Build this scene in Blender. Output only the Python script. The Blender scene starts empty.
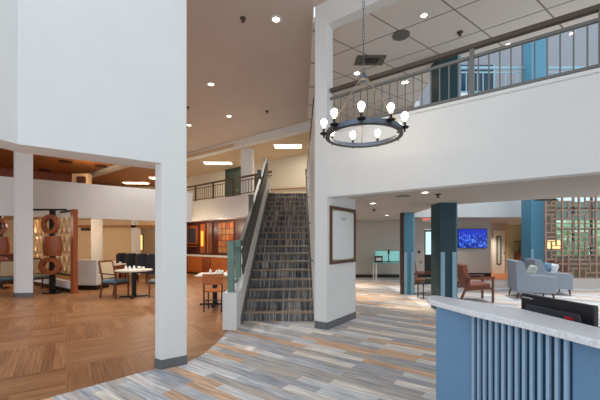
import bpy, bmesh, math, random
from mathutils import Vector, Matrix
random.seed(7)
S = bpy.context.scene
COL = S.collection
H = 1.55; F = 328.0; HY = 242.0
PI = math.pi
def W(px, Y): return (px - 300.0) / F * Y
A = Vector((.814, .581)); B = Vector((.813, -.583)); Cd = Vector((.583, .813))
AA = math.atan2(A.y, A.x); BA = math.atan2(B.y, B.x)

# ------------------------------------------------------------------ materials
def lin(c):
    return tuple(((v/255.)/12.92 if v/255. <= .04045 else ((v/255.+.055)/1.055)**2.4) for v in c) + (1.,)
M = {}
def mat(name, rgb, rough=.6, metal=0., noise=.0, nscale=8., emit=None, estr=0., trans=0., spec=.5, stretch=None, bump=0.):
    m = bpy.data.materials.new(name); m.use_nodes = True
    nt = m.node_tree; b = nt.nodes['Principled BSDF']
    b.inputs['Base Color'].default_value = lin(rgb)
    b.inputs['Roughness'].default_value = rough; b.inputs['Metallic'].default_value = metal
    b.inputs['Specular IOR Level'].default_value = spec
    if trans: b.inputs['Transmission Weight'].default_value = trans; b.inputs['IOR'].default_value = 1.05
    if emit: b.inputs['Emission Color'].default_value = lin(emit); b.inputs['Emission Strength'].default_value = estr
    if noise or bump:
        tc = nt.nodes.new('ShaderNodeTexCoord'); mp = nt.nodes.new('ShaderNodeMapping')
        if stretch: mp.inputs['Scale'].default_value = stretch
        nz = nt.nodes.new('ShaderNodeTexNoise'); nz.inputs['Scale'].default_value = nscale; nz.inputs['Detail'].default_value = 5
        nt.links.new(tc.outputs['Object'], mp.inputs['Vector']); nt.links.new(mp.outputs[0], nz.inputs['Vector'])
        cr = nt.nodes.new('ShaderNodeValToRGB')
        c = lin(rgb)
        cr.color_ramp.elements[0].position = .3; cr.color_ramp.elements[1].position = .7
        cr.color_ramp.elements[0].color = tuple(max(0, v*(1-noise)) for v in c[:3]) + (1,)
        cr.color_ramp.elements[1].color = tuple(min(1, v*(1+noise)) for v in c[:3]) + (1,)
        nt.links.new(nz.outputs['Fac'], cr.inputs[0])
        if noise: nt.links.new(cr.outputs[0], b.inputs['Base Color'])
        if bump:
            bp = nt.nodes.new('ShaderNodeBump'); bp.inputs['Strength'].default_value = bump; bp.inputs['Distance'].default_value = .01
            nt.links.new(nz.outputs['Fac'], bp.inputs['Height']); nt.links.new(bp.outputs[0], b.inputs['Normal'])
    M[name] = m
    return m
mat('white_wall', (226, 226, 224), .7, noise=.015, nscale=3)
mat('grey_wall', (196, 188, 178), .75, noise=.02, nscale=3)
mat('cream_wall', (224, 200, 160), .75, noise=.02, nscale=3)
mat('pale_cream', (226, 216, 200), .75)
mat('olive_wall', (112, 100, 78), .8)
mat('door_glass', (206, 214, 206), .2)
mat('back_grey', (150, 152, 158), .75)
mat('green_room_wall', (176, 170, 140), .75, noise=.02)
mat('tan_ceiling', (208, 196, 186), .8, noise=.02, nscale=2)
mat('lobby_ceiling', (188, 180, 172), .8, noise=.03, nscale=2)
mat('mezz_ceiling', (214, 190, 158), .8)
mat('grey_base', (104, 104, 106), .5)
mat('dark_base', (40, 30, 28), .5)
mat('brown_base', (92, 52, 34), .5)
mat('rail_grey', (116, 114, 110), .45, .2)
mat('rail_dark', (84, 72, 62), .45, .1)
mat('rail_bronze', (96, 76, 58), .45, .2)
mat('green_paint', (112, 138, 128), .55, noise=.06)
mat('grey_green', (90, 90, 86), .55, noise=.06)
mat('teal_column', (30, 66, 76), .5, noise=.05)
mat('blue_column', (82, 140, 166), .5, noise=.04)
mat('light_blue_panel', (150, 186, 202), .5)
mat('desk_blue', (104, 142, 176), .5, noise=.03)
mat('desk_slat', (152, 182, 206), .5)
mat('desk_dark', (20, 46, 76), .6)
mat('granite', (228, 230, 234), .25, noise=.16, nscale=90)
mat('black_plastic', (26, 26, 32), .4)
mat('dark_grey_plastic', (58, 60, 68), .45)
mat('red_label', (200, 30, 48), .5)
mat('white_mark', (225, 225, 225), .5)
mat('black_metal', (28, 26, 26), .4, .3)
mat('brass', (168, 150, 126), .4, .6)
mat('chandelier_metal', (104, 112, 124), .4, .7, noise=.15, nscale=20)
mat('candle', (236, 228, 210), .5)
mat('bulb', (255, 240, 215), .3, emit=(255, 238, 214), estr=20)
mat('walnut', (112, 60, 32), .45, noise=.22, nscale=3, stretch=(6, 6, .8))
mat('red_wood', (152, 80, 42), .4, noise=.22, nscale=3, stretch=(6, 6, .8))
mat('red_wood_dark', (74, 32, 22), .4, noise=.22, nscale=3, stretch=(6, 6, .8))
mat('wood_tile', (164, 112, 66), .5, noise=.25, nscale=9)
mat('oval_wood', (214, 182, 142), .5)
mat('lattice_wood', (168, 132, 112), .55, noise=.1, nscale=4)
mat('orange_wood', (186, 104, 46), .4, noise=.15, nscale=4, stretch=(1, 6, 6))
mat('wood_ceiling', (158, 98, 50), .5, noise=.14, nscale=3, stretch=(1, 5, 1))
mat('dark_wood', (66, 34, 22), .45)
mat('chair_cane', (206, 184, 150), .7, noise=.12, nscale=60)
mat('blue_seat', (92, 126, 146), .8, noise=.08, nscale=30)
mat('sage_seat', (128, 146, 136), .8, noise=.08, nscale=30)
mat('dark_upholstery', (34, 40, 50), .7)
mat('booth_fabric', (206, 200, 192), .8)
mat('tabletop', (222, 212, 198), .4)
mat('cup_white', (238, 236, 232), .3)
mat('armchair_fabric', (150, 158, 170), .9, noise=.06, nscale=60)
mat('pillow_green', (186, 192, 178), .9, noise=.3, nscale=22)
mat('pillow_white', (228, 232, 236), .9, noise=.06, nscale=25)
mat('pillow_blue', (120, 152, 176), .9, noise=.4, nscale=14)
mat('leather', (138, 78, 52), .42, noise=.12, nscale=12)
mat('leaf', (186, 200, 164), .6, noise=.35, nscale=4)
mat('glass', (214, 240, 238), .05, trans=1.)
mat('glass_edge', (120, 190, 184), .2)
mat('lit_case', (190, 236, 232), .4, emit=(190, 226, 220), estr=.4)
mat('white_metal', (228, 228, 228), .4)
mat('fluorescent', (255, 250, 235), .4, emit=(255, 240, 210), estr=9)
mat('downlight', (255, 246, 226), .4, emit=(255, 236, 200), estr=14)
mat('exit_red', (236, 70, 40), .4, emit=(255, 60, 30), estr=1.6)
mat('amber', (255, 150, 60), .4, emit=(255, 128, 40), estr=2.6)
mat('paper', (226, 228, 226), .55)
mat('paper_green', (158, 178, 118), .55)
mat('ink', (140, 142, 144), .6)
mat('window_dark', (18, 52, 70), .2)
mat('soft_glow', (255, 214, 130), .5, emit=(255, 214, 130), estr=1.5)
mat('door_green', (56, 70, 62), .5)
mat('lamp_green', (70, 90, 66), .5)
mat('garden', (120, 150, 86), .9)

def nodes(m): return m.node_tree.nodes, m.node_tree.links
def pos_frame(nt, ang):
    g = nt.nodes.new('ShaderNodeNewGeometry'); mp = nt.nodes.new('ShaderNodeMapping')
    mp.inputs['Rotation'].default_value = (0, 0, ang)
    nt.links.new(g.outputs['Position'], mp.inputs['Vector'])
    return mp.outputs[0]
def brick(nt, vec, bw, rh, c1=(0,0,0,1), c2=(1,1,1,1), mortar=0., off=.37, sq=1.):
    b = nt.nodes.new('ShaderNodeTexBrick'); b.offset = off; b.offset_frequency = 2; b.squash = sq
    b.inputs['Scale'].default_value = 1.; b.inputs['Mortar Size'].default_value = mortar
    b.inputs['Brick Width'].default_value = bw; b.inputs['Row Height'].default_value = rh
    b.inputs['Color1'].default_value = c1; b.inputs['Color2'].default_value = c2; b.inputs['Mortar'].default_value = (.2,.2,.2,1)
    b.inputs['Bias'].default_value = 0
    nt.links.new(vec, b.inputs['Vector'])
    return b
def ramp(nt, src, stops, const=False):
    r = nt.nodes.new('ShaderNodeValToRGB'); cr = r.color_ramp
    if const: cr.interpolation = 'CONSTANT'
    while len(cr.elements) < len(stops): cr.elements.new(.5)
    for e, (p, c) in zip(cr.elements, stops): e.position = p; e.color = lin(c) if len(c) == 3 else c
    nt.links.new(src, r.inputs[0]); return r.outputs[0]
def mixc(nt, fac, a, b, mode='MIX'):
    n = nt.nodes.new('ShaderNodeMix'); n.data_type = 'RGBA'; n.blend_type = mode
    if isinstance(fac, float): n.inputs[0].default_value = fac
    else: nt.links.new(fac, n.inputs[0])
    for s, i in ((a, 6), (b, 7)):
        if isinstance(s, tuple): n.inputs[i].default_value = s
        else: nt.links.new(s, n.inputs[i])
    return n.outputs[2]
def stretched_noise(nt, vec, sc, scale, detail=4):
    mp = nt.nodes.new('ShaderNodeMapping'); mp.inputs['Scale'].default_value = sc; nt.links.new(vec, mp.inputs['Vector'])
    n = nt.nodes.new('ShaderNodeTexNoise'); n.inputs['Scale'].default_value = scale; n.inputs['Detail'].default_value = detail
    nt.links.new(mp.outputs[0], n.inputs['Vector']); return n.outputs['Fac']
# carpet of long planks
def carpet():
    m = mat('carpet_planks', (170, 168, 166), .95, spec=.1); nt = m.node_tree
    v = pos_frame(nt, -BA)
    b = brick(nt, v, .92, .135)
    base = ramp(nt, b.outputs['Color'], [(0, (186,189,197)), (.25, (232,233,235)), (.42, (196,193,190)), (.60, (230,194,164)), (.72, (210,214,219)), (.88, (244,238,230))], True)
    n1 = stretched_noise(nt, v, (1.5, 24, 1), 1.5, 6)
    st = ramp(nt, n1, [(.36, (118,121,130)), (.48, (204,200,196)), (.60, (255,252,248))])
    c = mixc(nt, .52, base, st, 'MULTIPLY')
    n2 = stretched_noise(nt, v, (.9, 9, 1), 1.1, 2)
    o = ramp(nt, n2, [(.50, (0,0,0)), (.68, (160,160,160))])
    c = mixc(nt, o, c, lin((222,196,172)))
    nt.links.new(c, nt.nodes['Principled BSDF'].inputs['Base Color'])
carpet()
def woodfloor():
    m = mat('wood_floor', (160, 106, 66), .38, spec=.3); nt = m.node_tree
    v = pos_frame(nt, -AA)
    v2 = pos_frame(nt, -AA + PI/2)
    b1 = brick(nt, v, 1.25, .125); b2 = brick(nt, v2, 1.25, .125)
    ck = nt.nodes.new('ShaderNodeTexChecker'); ck.inputs['Scale'].default_value = 1/1.25
    ck.inputs['Color1'].default_value = (0,0,0,1); ck.inputs['Color2'].default_value = (1,1,1,1)
    mz = nt.nodes.new('ShaderNodeMapping'); mz.inputs['Location'].default_value = (0,0,.6); nt.links.new(v, mz.inputs['Vector'])
    nt.links.new(mz.outputs[0], ck.inputs['Vector'])
    f = mixc(nt, ck.outputs['Fac'], b1.outputs['Color'], b2.outputs['Color'])
    base = ramp(nt, f, [(0, (146,99,64)), (.4, (168,119,79)), (.7, (182,134,92)), (1, (156,108,71))])
    g1 = stretched_noise(nt, v, (1.1, 30, 1), 1.5); g2 = stretched_noise(nt, v2, (1.1, 30, 1), 1.5)
    g = mixc(nt, ck.outputs['Fac'], g1, g2)
    gr = ramp(nt, g, [(.34, (186,172,162)), (.66, (255,252,248))])
    c = mixc(nt, .8, base, gr, 'MULTIPLY')
    nt.links.new(c, nt.nodes['Principled BSDF'].inputs['Base Color'])
woodfloor()
def tile_ceiling(name, rgb, dark):
    m = mat(name, rgb, .85); nt = m.node_tree
    c = None
    facs = []
    for ang, off in ((BA, .2), (AA, .55)):
        v = pos_frame(nt, -ang); s = nt.nodes.new('ShaderNodeSeparateXYZ'); nt.links.new(v, s.inputs[0])
        a = nt.nodes.new('ShaderNodeMath'); a.operation = 'ADD'; a.inputs[1].default_value = off + 40; nt.links.new(s.outputs['Y'], a.inputs[0])
        d = nt.nodes.new('ShaderNodeMath'); d.operation = 'MODULO'; d.inputs[1].default_value = .95; nt.links.new(a.outputs[0], d.inputs[0])
        l = nt.nodes.new('ShaderNodeMath'); l.operation = 'LESS_THAN'; l.inputs[1].default_value = .028; nt.links.new(d.outputs[0], l.inputs[0])
        facs.append(l.outputs[0])
    mx = nt.nodes.new('ShaderNodeMath'); mx.operation = 'MAXIMUM'; nt.links.new(facs[0], mx.inputs[0]); nt.links.new(facs[1], mx.inputs[1])
    c = mixc(nt, mx.outputs[0], lin(rgb), lin(dark))
    nt.links.new(c, nt.nodes['Principled BSDF'].inputs['Base Color'])
tile_ceiling('tile_ceiling', (236, 230, 224), (150, 142, 134))
def stripes_riser():
    m = mat('riser_carpet', (90, 88, 90), .95, spec=.1); nt = m.node_tree
    g = nt.nodes.new('ShaderNodeNewGeometry')
    n = stretched_noise(nt, g.outputs['Position'], (16, .6, .9), 1.6, 6)
    c = ramp(nt, n, [(.32, (62,62,68)), (.5, (112,110,110)), (.66, (176,168,160))])
    nt.links.new(c, nt.nodes['Principled BSDF'].inputs['Base Color'])
stripes_riser()
mat('nosing_carpet', (158, 140, 122), .95, spec=.1, noise=.12, nscale=20)
def ribbed():
    m = M['booth_fabric']; nt = m.node_tree
    tc = nt.nodes.new('ShaderNodeTexCoord'); w = nt.nodes.new('ShaderNodeTexWave'); w.inputs['Scale'].default_value = 5
    nt.links.new(tc.outputs['Object'], w.inputs['Vector'])
    c = ramp(nt, w.outputs['Fac'], [(0, (176,170,164)), (.3, (212,208,202))])
    nt.links.new(c, nt.nodes['Principled BSDF'].inputs['Base Color'])
ribbed()
def tvmat():
    m = mat('screen_picture', (10, 20, 90), .3, emit=(30, 60, 190), estr=1.); nt = m.node_tree
    tc = nt.nodes.new('ShaderNodeTexCoord'); mp = nt.nodes.new('ShaderNodeMapping'); mp.inputs['Scale'].default_value = (9, 1, 5)
    nt.links.new(tc.outputs['Object'], mp.inputs[0])
    vo = nt.nodes.new('ShaderNodeTexVoronoi'); vo.inputs['Scale'].default_value = 1.4; nt.links.new(mp.outputs[0], vo.inputs['Vector'])
    sx = nt.nodes.new('ShaderNodeSeparateXYZ'); nt.links.new(tc.outputs['Object'], sx.inputs[0])
    band = nt.nodes.new('ShaderNodeMapRange'); band.inputs[1].default_value = -.1; band.inputs[2].default_value = .3; band.inputs[3].default_value = 1; band.inputs[4].default_value = 0
    nt.links.new(sx.outputs['Z'], band.inputs[0])
    c1 = ramp(nt, vo.outputs['Distance'], [(.0, (190,220,255)), (.3, (40,90,210)), (.7, (12,30,120))])
    c = mixc(nt, band.outputs[0], lin((24, 44, 170)), c1)
    b = nt.nodes['Principled BSDF']; nt.links.new(c, b.inputs['Emission Color']); nt.links.new(c, b.inputs['Base Color'])
tvmat()

# ------------------------------------------------------------------ mesh builder
class MB:
    def __init__(s): s.bm = bmesh.new()
    def box(s, x0, x1, y0, y1, z0, z1, rot=0., piv=None):
        r = bmesh.ops.create_cube(s.bm, size=1.)
        vs = r['verts']
        bmesh.ops.scale(s.bm, vec=(x1-x0, y1-y0, z1-z0), verts=vs)
        bmesh.ops.translate(s.bm, vec=((x0+x1)/2, (y0+y1)/2, (z0+z1)/2), verts=vs)
        if rot:
            p = piv or ((x0+x1)/2, (y0+y1)/2, 0)
            bmesh.ops.rotate(s.bm, cent=(p[0], p[1], 0), matrix=Matrix.Rotation(rot, 3, 'Z'), verts=vs)
        return s
    def bar(s, a, b, w, h=None, up=(0,0,1)):
        a = Vector(a); b = Vector(b); h = h or w
        d = (b-a); L = d.length; d.normalize(); u = Vector(up)
        if abs(d.dot(u)) > .98: u = Vector((0,1,0))
        sx = d.cross(u).normalized(); uz = sx.cross(d).normalized()
        vs = []
        for p in (a, b):
            for i, j in ((-1,-1),(1,-1),(1,1),(-1,1)):
                vs.append(s.bm.verts.new(p + sx*(i*w/2) + uz*(j*h/2)))
        for f in ((0,1,2,3),(7,6,5,4),(0,4,5,1),(1,5,6,2),(2,6,7,3),(3,7,4,0)): s.bm.faces.new([vs[k] for k in f])
        return s
    def tube(s, a, b, r, r2=None, n=10):
        a = Vector(a); b = Vector(b); r2 = r if r2 is None else r2
        d = (b-a).normalized(); u = Vector((0,0,1)) if abs(d.z) < .9 else Vector((1,0,0))
        x = d.cross(u).normalized(); y = d.cross(x).normalized()
        rings = []
        for p, rr in ((a, r), (b, r2)):
            rings.append([s.bm.verts.new(p + x*math.cos(t*2*PI/n)*rr + y*math.sin(t*2*PI/n)*rr) for t in range(n)])
        for i in range(n): s.bm.faces.new([rings[0][i], rings[0][(i+1)%n], rings[1][(i+1)%n], rings[1][i]])
        s.bm.faces.new(rings[0][::-1]); s.bm.faces.new(rings[1])
        return s
    def lathe(s, prof, n=20, c=(0,0,0), sx=1., sy=1.):
        rings = []
        for r, z in prof:
            rings.append([s.bm.verts.new((c[0]+max(r, .0005)*sx*math.cos(t*2*PI/n), c[1]+max(r, .0005)*sy*math.sin(t*2*PI/n), c[2]+z)) for t in range(n)])
        for k in range(len(rings)-1):
            for i in range(n): s.bm.faces.new([rings[k][i], rings[k][(i+1)%n], rings[k+1][(i+1)%n], rings[k+1][i]])
        s.bm.faces.new(rings[0][::-1]); s.bm.faces.new(rings[-1])
        return s
    def prism(s, pts, z0, z1):
        lo = [s.bm.verts.new((p[0], p[1], z0)) for p in pts]; hi = [s.bm.verts.new((p[0], p[1], z1)) for p in pts]
        n = len(pts)
        s.bm.faces.new(lo[::-1]); s.bm.faces.new(hi)
        for i in range(n): s.bm.faces.new([lo[i], lo[(i+1)%n], hi[(i+1)%n], hi[i]])
        return s
    def extr(s, pts, axis, t0, t1):   # profile in the plane across an axis
        def P(a, b, t): return (t, a, b) if axis == 'x' else (a, t, b)
        lo = [s.bm.verts.new(P(p[0], p[1], t0)) for p in pts]; hi = [s.bm.verts.new(P(p[0], p[1], t1)) for p in pts]
        n = len(pts)
        s.bm.faces.new(lo[::-1]); s.bm.faces.new(hi)
        for i in range(n): s.bm.faces.new([lo[i], lo[(i+1)%n], hi[(i+1)%n], hi[i]])
        return s
    def annulus(s, r1, r2, z0, z1, n=24):
        q = [[s.bm.verts.new((r*math.cos(t*2*PI/n), r*math.sin(t*2*PI/n), z)) for t in range(n)] for r, z in ((r1,z0),(r2,z0),(r2,z1),(r1,z1))]
        for k in range(4):
            for i in range(n): s.bm.faces.new([q[k][i], q[k][(i+1)%n], q[(k+1)%4][(i+1)%n], q[(k+1)%4][i]])
        return s
    def ring(s, R1, R2, y0, y1, c=(0,0,0), sx=1., sz=1., n=28):   # flat ring lying in the xz plane
        vs = []
        for R, y in ((R1,y0),(R2,y0),(R2,y1),(R1,y1)):
            vs.append([s.bm.verts.new((c[0]+R*sx*math.cos(t*2*PI/n), c[1]+y, c[2]+R*sz*math.sin(t*2*PI/n))) for t in range(n)])
        for k in range(4):
            a = vs[k]; b = vs[(k+1)%4]
            for i in range(n): s.bm.faces.new([a[i], a[(i+1)%n], b[(i+1)%n], b[i]])
        return s
    def blob(s, c, r, sc=(1,1,1), sub=2, jit=0.):
        q = bmesh.ops.create_icosphere(s.bm, subdivisions=sub, radius=r)
        for v in q['verts']:
            k = 1 + random.uniform(-jit, jit)
            v.co = Vector((v.co.x*sc[0]*k + c[0], v.co.y*sc[1]*k + c[1], v.co.z*sc[2]*k + c[2]))
        return s
    def cushion(s, c, size, puff=.3, rot=None):
        q = bmesh.ops.create_grid(s.bm, x_segments=10, y_segments=10, size=.5)['verts']
        q2 = bmesh.ops.create_grid(s.bm, x_segments=10, y_segments=10, size=.5)['verts']
        for lst, sg in ((q, 1), (q2, -1)):
            for v in lst:
                x, y = v.co.x*2, v.co.y*2
                z = sg * max(0, (1-x**4)*(1-y**4))**.5 * .5
                v.co = Vector((x*.5*size[0]*(1-.06*(1-y*y)), y*.5*size[1]*(1-.06*(1-x*x)), z*size[2]))
                if rot: v.co = rot @ v.co
                v.co += Vector(c)
        return s
    def build(s, name, m, parent=None, bevel=0., smooth=False, seg=2, loc=None, rz=0.):
        bmesh.ops.remove_doubles(s.bm, verts=s.bm.verts, dist=1e-5)
        bmesh.ops.recalc_face_normals(s.bm, faces=s.bm.faces)
        me = bpy.data.meshes.new(name); s.bm.to_mesh(me); s.bm.free()
        me.materials.append(M[m] if isinstance(m, str) else m)
        o = bpy.data.objects.new(name, me); COL.objects.link(o)
        if smooth:
            for p in me.polygons: p.use_smooth = True
        if bevel:
            md = o.modifiers.new('bevel', 'BEVEL'); md.width = bevel; md.segments = seg; md.limit_method = 'ANGLE'
            if not smooth:
                for p in me.polygons: p.use_smooth = False
        if parent: o.parent = parent
        if loc: o.location = loc
        if rz: o.rotation_euler = (0, 0, rz)
        return o
def tag(o, label, cat, group=None, kind=None):
    o['label'] = label; o['category'] = cat
    if group: o['group'] = group
    if kind: o['kind'] = kind
    return o
def thing(name, label, cat, loc=(0,0,0), rz=0., group=None):
    o = bpy.data.objects.new(name, None); COL.objects.link(o); o.empty_display_size = .1
    o.location = loc; o.rotation_euler = (0, 0, rz)
    return tag(o, label, cat, group)
def struct(name, mb, m, label=None, **k):
    o = mb.build(name, m, **k); o['kind'] = 'structure'
    if label: o['label'] = label; o['category'] = name.split('_')[0]
    return o
def spart(name, mb, m, parent, **k): return mb.build(name, m, parent, **k)
def dup(root, loc, rz, label, group=None):
    r = root.copy(); COL.objects.link(r); r.location = loc; r.rotation_euler = (0, 0, rz); r['label'] = label
    if group: r['group'] = group
    for ch in list(root.children):
        c = ch.copy(); COL.objects.link(c); c.parent = r
        for g in list(ch.children):
            d = g.copy(); COL.objects.link(d); d.parent = c
    return r
def text_mesh(name, body, size, m, parent, loc, rot, ext=.0008):
    cu = bpy.data.curves.new(name, 'FONT'); cu.body = body; cu.size = size; cu.extrude = ext; cu.align_x = 'CENTER'; cu.align_y = 'CENTER'
    t = bpy.data.objects.new(name, cu); COL.objects.link(t)
    bpy.context.view_layer.update()
    me = bpy.data.meshes.new_from_object(t.evaluated_get(bpy.context.evaluated_depsgraph_get()))
    bpy.data.objects.remove(t)
    me.materials.clear(); me.materials.append(M[m])
    o = bpy.data.objects.new(name, me); COL.objects.link(o); o.parent = parent; o.location = loc; o.rotation_euler = rot
    return o
def area(name, loc, sx, sy, power, col=(1,1,1), rot=(0,0,0)):
    l = bpy.data.lights.new(name, 'AREA'); l.shape = 'RECTANGLE'; l.size = sx; l.size_y = sy; l.energy = power; l.color = col
    o = bpy.data.objects.new(name, l); COL.objects.link(o); o.location = loc; o.rotation_euler = rot; return o
def spot(name, loc, power, ang=100, col=(1,.86,.7), blend=.8, rad=.06):
    l = bpy.data.lights.new(name, 'SPOT'); l.energy = power; l.spot_size = math.radians(ang); l.spot_blend = blend; l.color = col; l.shadow_soft_size = rad
    o = bpy.data.objects.new(name, l); COL.objects.link(o); o.location = loc; return o

def off(p, d, t): return (p[0]+d[0]*t, p[1]+d[1]*t)
def wallstrip(mb, p, q, th, z0, z1, side=1):
    """wall from p to q in plan, thickness th towards the left-hand normal when side=1"""
    d = Vector((q[0]-p[0], q[1]-p[1])).normalized(); n = Vector((-d.y, d.x))*side
    mb.prism([p, q, off(q, n, th), off(p, n, th)], z0, z1)
    return mb

# ------------------------------------------------------------------ FLOORS
bnd = [(-6.2,.0), (-2.504,3.259), (-1.80,3.99), (-1.46,4.2), (-1.33,4.54), (-1.27,5.19), (-1.25,5.8), (-1.25,21.)]
struct('floor', MB().prism(bnd + [(-1.25,24.),(-21,24.), (-21,-4.), (-6.2,-4.)], -.2, 0), 'wood_floor', 'orange-brown wood plank floor of the dining area')
struct('floor', MB().prism(bnd[::-1] + [(-6.2,-4.), (16,-4.), (16,21.)], -.2, 0), 'carpet_planks', 'grey and tan striped carpet plank floor of the lobby')
struct('floor', MB().prism([(W(452,13.4),13.4),(W(530,13.4),13.4),(W(530,13.4)+1.5,18.5),(W(452,13.4),18.5)], 0, .006), 'orange_wood', 'orange wood floor of the far corridor')

# ------------------------------------------------------------------ LEFT BIG WALL + its pillar (direction A)
c0 = (-1.684, 3.987)
L2 = off(c0, -A, 1.331)
nA = Vector((-.581, .814))
mb = MB()
mb.prism([L2, c0, off(c0, nA, .40), off(L2, nA, .40)], 2.51, 5.8)
mb.prism([L2, off(L2, nA, .40), (-3.75, 1.1), (-3.35, 1.0)], 2.51, 5.8)
r0 = off(c0, A, .30)
mb.prism([c0, r0, off(r0, nA, .40), off(c0, nA, .40)], 2.51, 5.8)
struct('wall_left', mb, 'white_wall', 'tall white wall above the dining room opening')
l0 = (-1.795, 4.065)
pil = [c0, r0, off(r0, nA, .16), off(off(r0, nA, .40), A, -.1), (-1.80, 4.32), l0]
struct('column', MB().prism(pil, 0, 2.51), 'white_wall', 'nearest white column at the corner of the tall left wall')
def grow(poly, t):
    cx = sum(p[0] for p in poly)/len(poly); cy = sum(p[1] for p in poly)/len(poly)
    out = []
    for p in poly:
        d = Vector((p[0]-cx, p[1]-cy)); out.append((p[0]+d.x/d.length*t, p[1]+d.y/d.length*t))
    return out
struct('baseboard_left', MB().prism(grow(pil, .012), 0, .115), 'grey_base', 'grey baseboard round the nearest white column')

# pillar standing in front of the left mezzanine
p2 = [(-8.12, 9.30), (-7.98, 9.22), (-7.52, 9.24), (-7.86, 9.62), (-8.30, 9.62)]
struct('column', MB().prism(p2, 0, 5.8), 'white_wall', 'white column beside the oval room divider')
struct('baseboard_left', MB().prism(grow(p2, .012), 0, .12), 'grey_base', 'grey baseboard round the white column by the room divider')

# ------------------------------------------------------------------ RIGHT WALL (direction B) with lower portal and upper opening
k0 = (.4756, 5.777)
nB = Cd
kb = off(k0, -B, .25)            # left end of the corner column
def along(t, s=0.): return (k0[0]+B.x*t+nB.x*s, k0[1]+B.y*t+nB.y*s)
col = [along(0), along(0, 1.127), along(-.15, 1.127), along(-.25, 1.0), along(-.25)]
struct('column', MB().prism(col, 0, 3.4).prism([along(0), along(0,.2), along(-.25,.2), along(-.25)], 3.4, 5.8), 'white_wall', 'white corner column at the right of the staircase')
struct('baseboard_right', MB().prism(grow(col, .014), 0, .13), 'grey_base', 'grey baseboard round the corner column by the stairs')
mb = MB()
mb.prism([along(0), along(9.5), along(9.5, .2), along(0, .2)], 2.343, 3.46)
mb.prism([along(0), along(9.5), along(9.5, .2), along(0, .2)], 5.39, 5.8)
struct('wall_right', mb, 'white_wall', 'white upper wall on the right with a long opening')
struct('trim_1', MB().prism([along(0, -.03), along(9.5, -.03), along(9.5, .22), along(0, .22)], 3.46, 3.505), 'white_wall', 'white ledge under the upper railing')

# upper railing on that wall: one thing, bars as parts
rl = thing('balcony_railing', 'long grey metal railing along the upper opening on the right', 'railing', (k0[0], k0[1], 3.505), BA)
spart('handrail', MB().box(.02, 9.4, .05, .13, .70, .765), 'rail_dark', rl, bevel=.01)
spart('top_rail', MB().box(.02, 9.4, .07, .11, .575, .615), 'rail_grey', rl)
spart('bottom_rail', MB().box(.02, 9.4, .07, .11, .05, .085), 'rail_grey', rl)
for t in (2.27, 3.6, 5.2, 6.8):
    spart('post', MB().box(t-.028, t+.028, .06, .12, -.005, .70), 'rail_grey', rl)
n = 0; t = .1
while t < 5.4:
    spart('baluster', MB().box(t-.008, t+.008, .082, .098, .085, .575), 'rail_grey', rl); t += .125; n += 1

# lobby ceiling, upper floor slab, upper tiled ceiling
edge = [(3.45, 14.4), (3.45, 9.84), (3.33, 8.2), (3.50, 7.6), (3.69, 7.5), (4.29, 7.03), (5.62, 6.15), (8.4, 4.3)]
inner = [along(9.4, .2), along(0, .2), along(0, 1.1), (.40, 7.0), (.40, 14.4)]
struct('ceiling', MB().prism(edge[::1] + inner, 2.42, 3.28), 'lobby_ceiling', 'low grey ceiling of the lobby')
struct('ceiling', MB().prism(edge + [along(9.4,.2), along(0,.2), along(-.2,.2), (.25,6.2), (.25,14.4)], 5.7, 5.79), 'tile_ceiling', 'tiled ceiling of the upper walkway')
mb = MB()
for a, b in zip(edge[:-1], edge[1:]): wallstrip(mb, a, b, .02, 2.42, 3.3, 1)
struct('trim_2', mb, 'lobby_ceiling', 'edge strip of the low lobby ceiling')
mb = MB()
for a, b in zip(edge[1:-1], edge[2:]): wallstrip(mb, a, b, .02, 3.3, 3.32, 1)
mb.bm.free()

# ------------------------------------------------------------------ MAIN CEILING
mceil = [(-16, 3.5), along(-.25), along(-.25, 1.0), (.275, 6.9), (.40, 11.7), (-7.2, 17.2), (-16, 12.)]
mb = MB()
mb.prism([(-21, 3.6), (.8, 3.6), (.8, -4.2), (10, -4.2), (10, -1.), along(0), along(-.25), (.25, 5.95), (.43, 11.45), (-7.6, 17.4), (-21, 23.9)], 5.8, 6.0)  # unseen stretch over the desk is shaped to keep the sun off it
struct('ceiling', mb, 'tan_ceiling', 'high beige ceiling of the atrium')
mb = MB()
mb.box(-16, 9, -4, -3.6, 5.8, 6.0)
struct('ceiling', mb, 'tan_ceiling', 'beige ceiling edge behind the skylight')
# beam at edge of the main ceiling
b1 = (-7.6, 17.35); b2 = (.42, 11.40)
struct('trim_3', wallstrip(MB(), b1, b2, .3, 5.53, 5.795, 1), 'white_wall', 'white ceiling beam above the mezzanine')
# mezzanine ceiling
struct('ceiling', MB().prism([(-7.6,17.2), (.42,11.5), (3.2,14.), (-6.5,21.4)], 5.55, 5.7), 'mezz_ceiling', 'beige ceiling over the rear mezzanine')
struct('ceiling', MB().prism([(-7.6,17.1), (-4.6, 23.9), (-21.,23.9), (-21,11.5), (-9.5,12.5)], 5.565, 5.7), 'wood_ceiling', 'brown ceiling over the left mezzanine')

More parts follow.
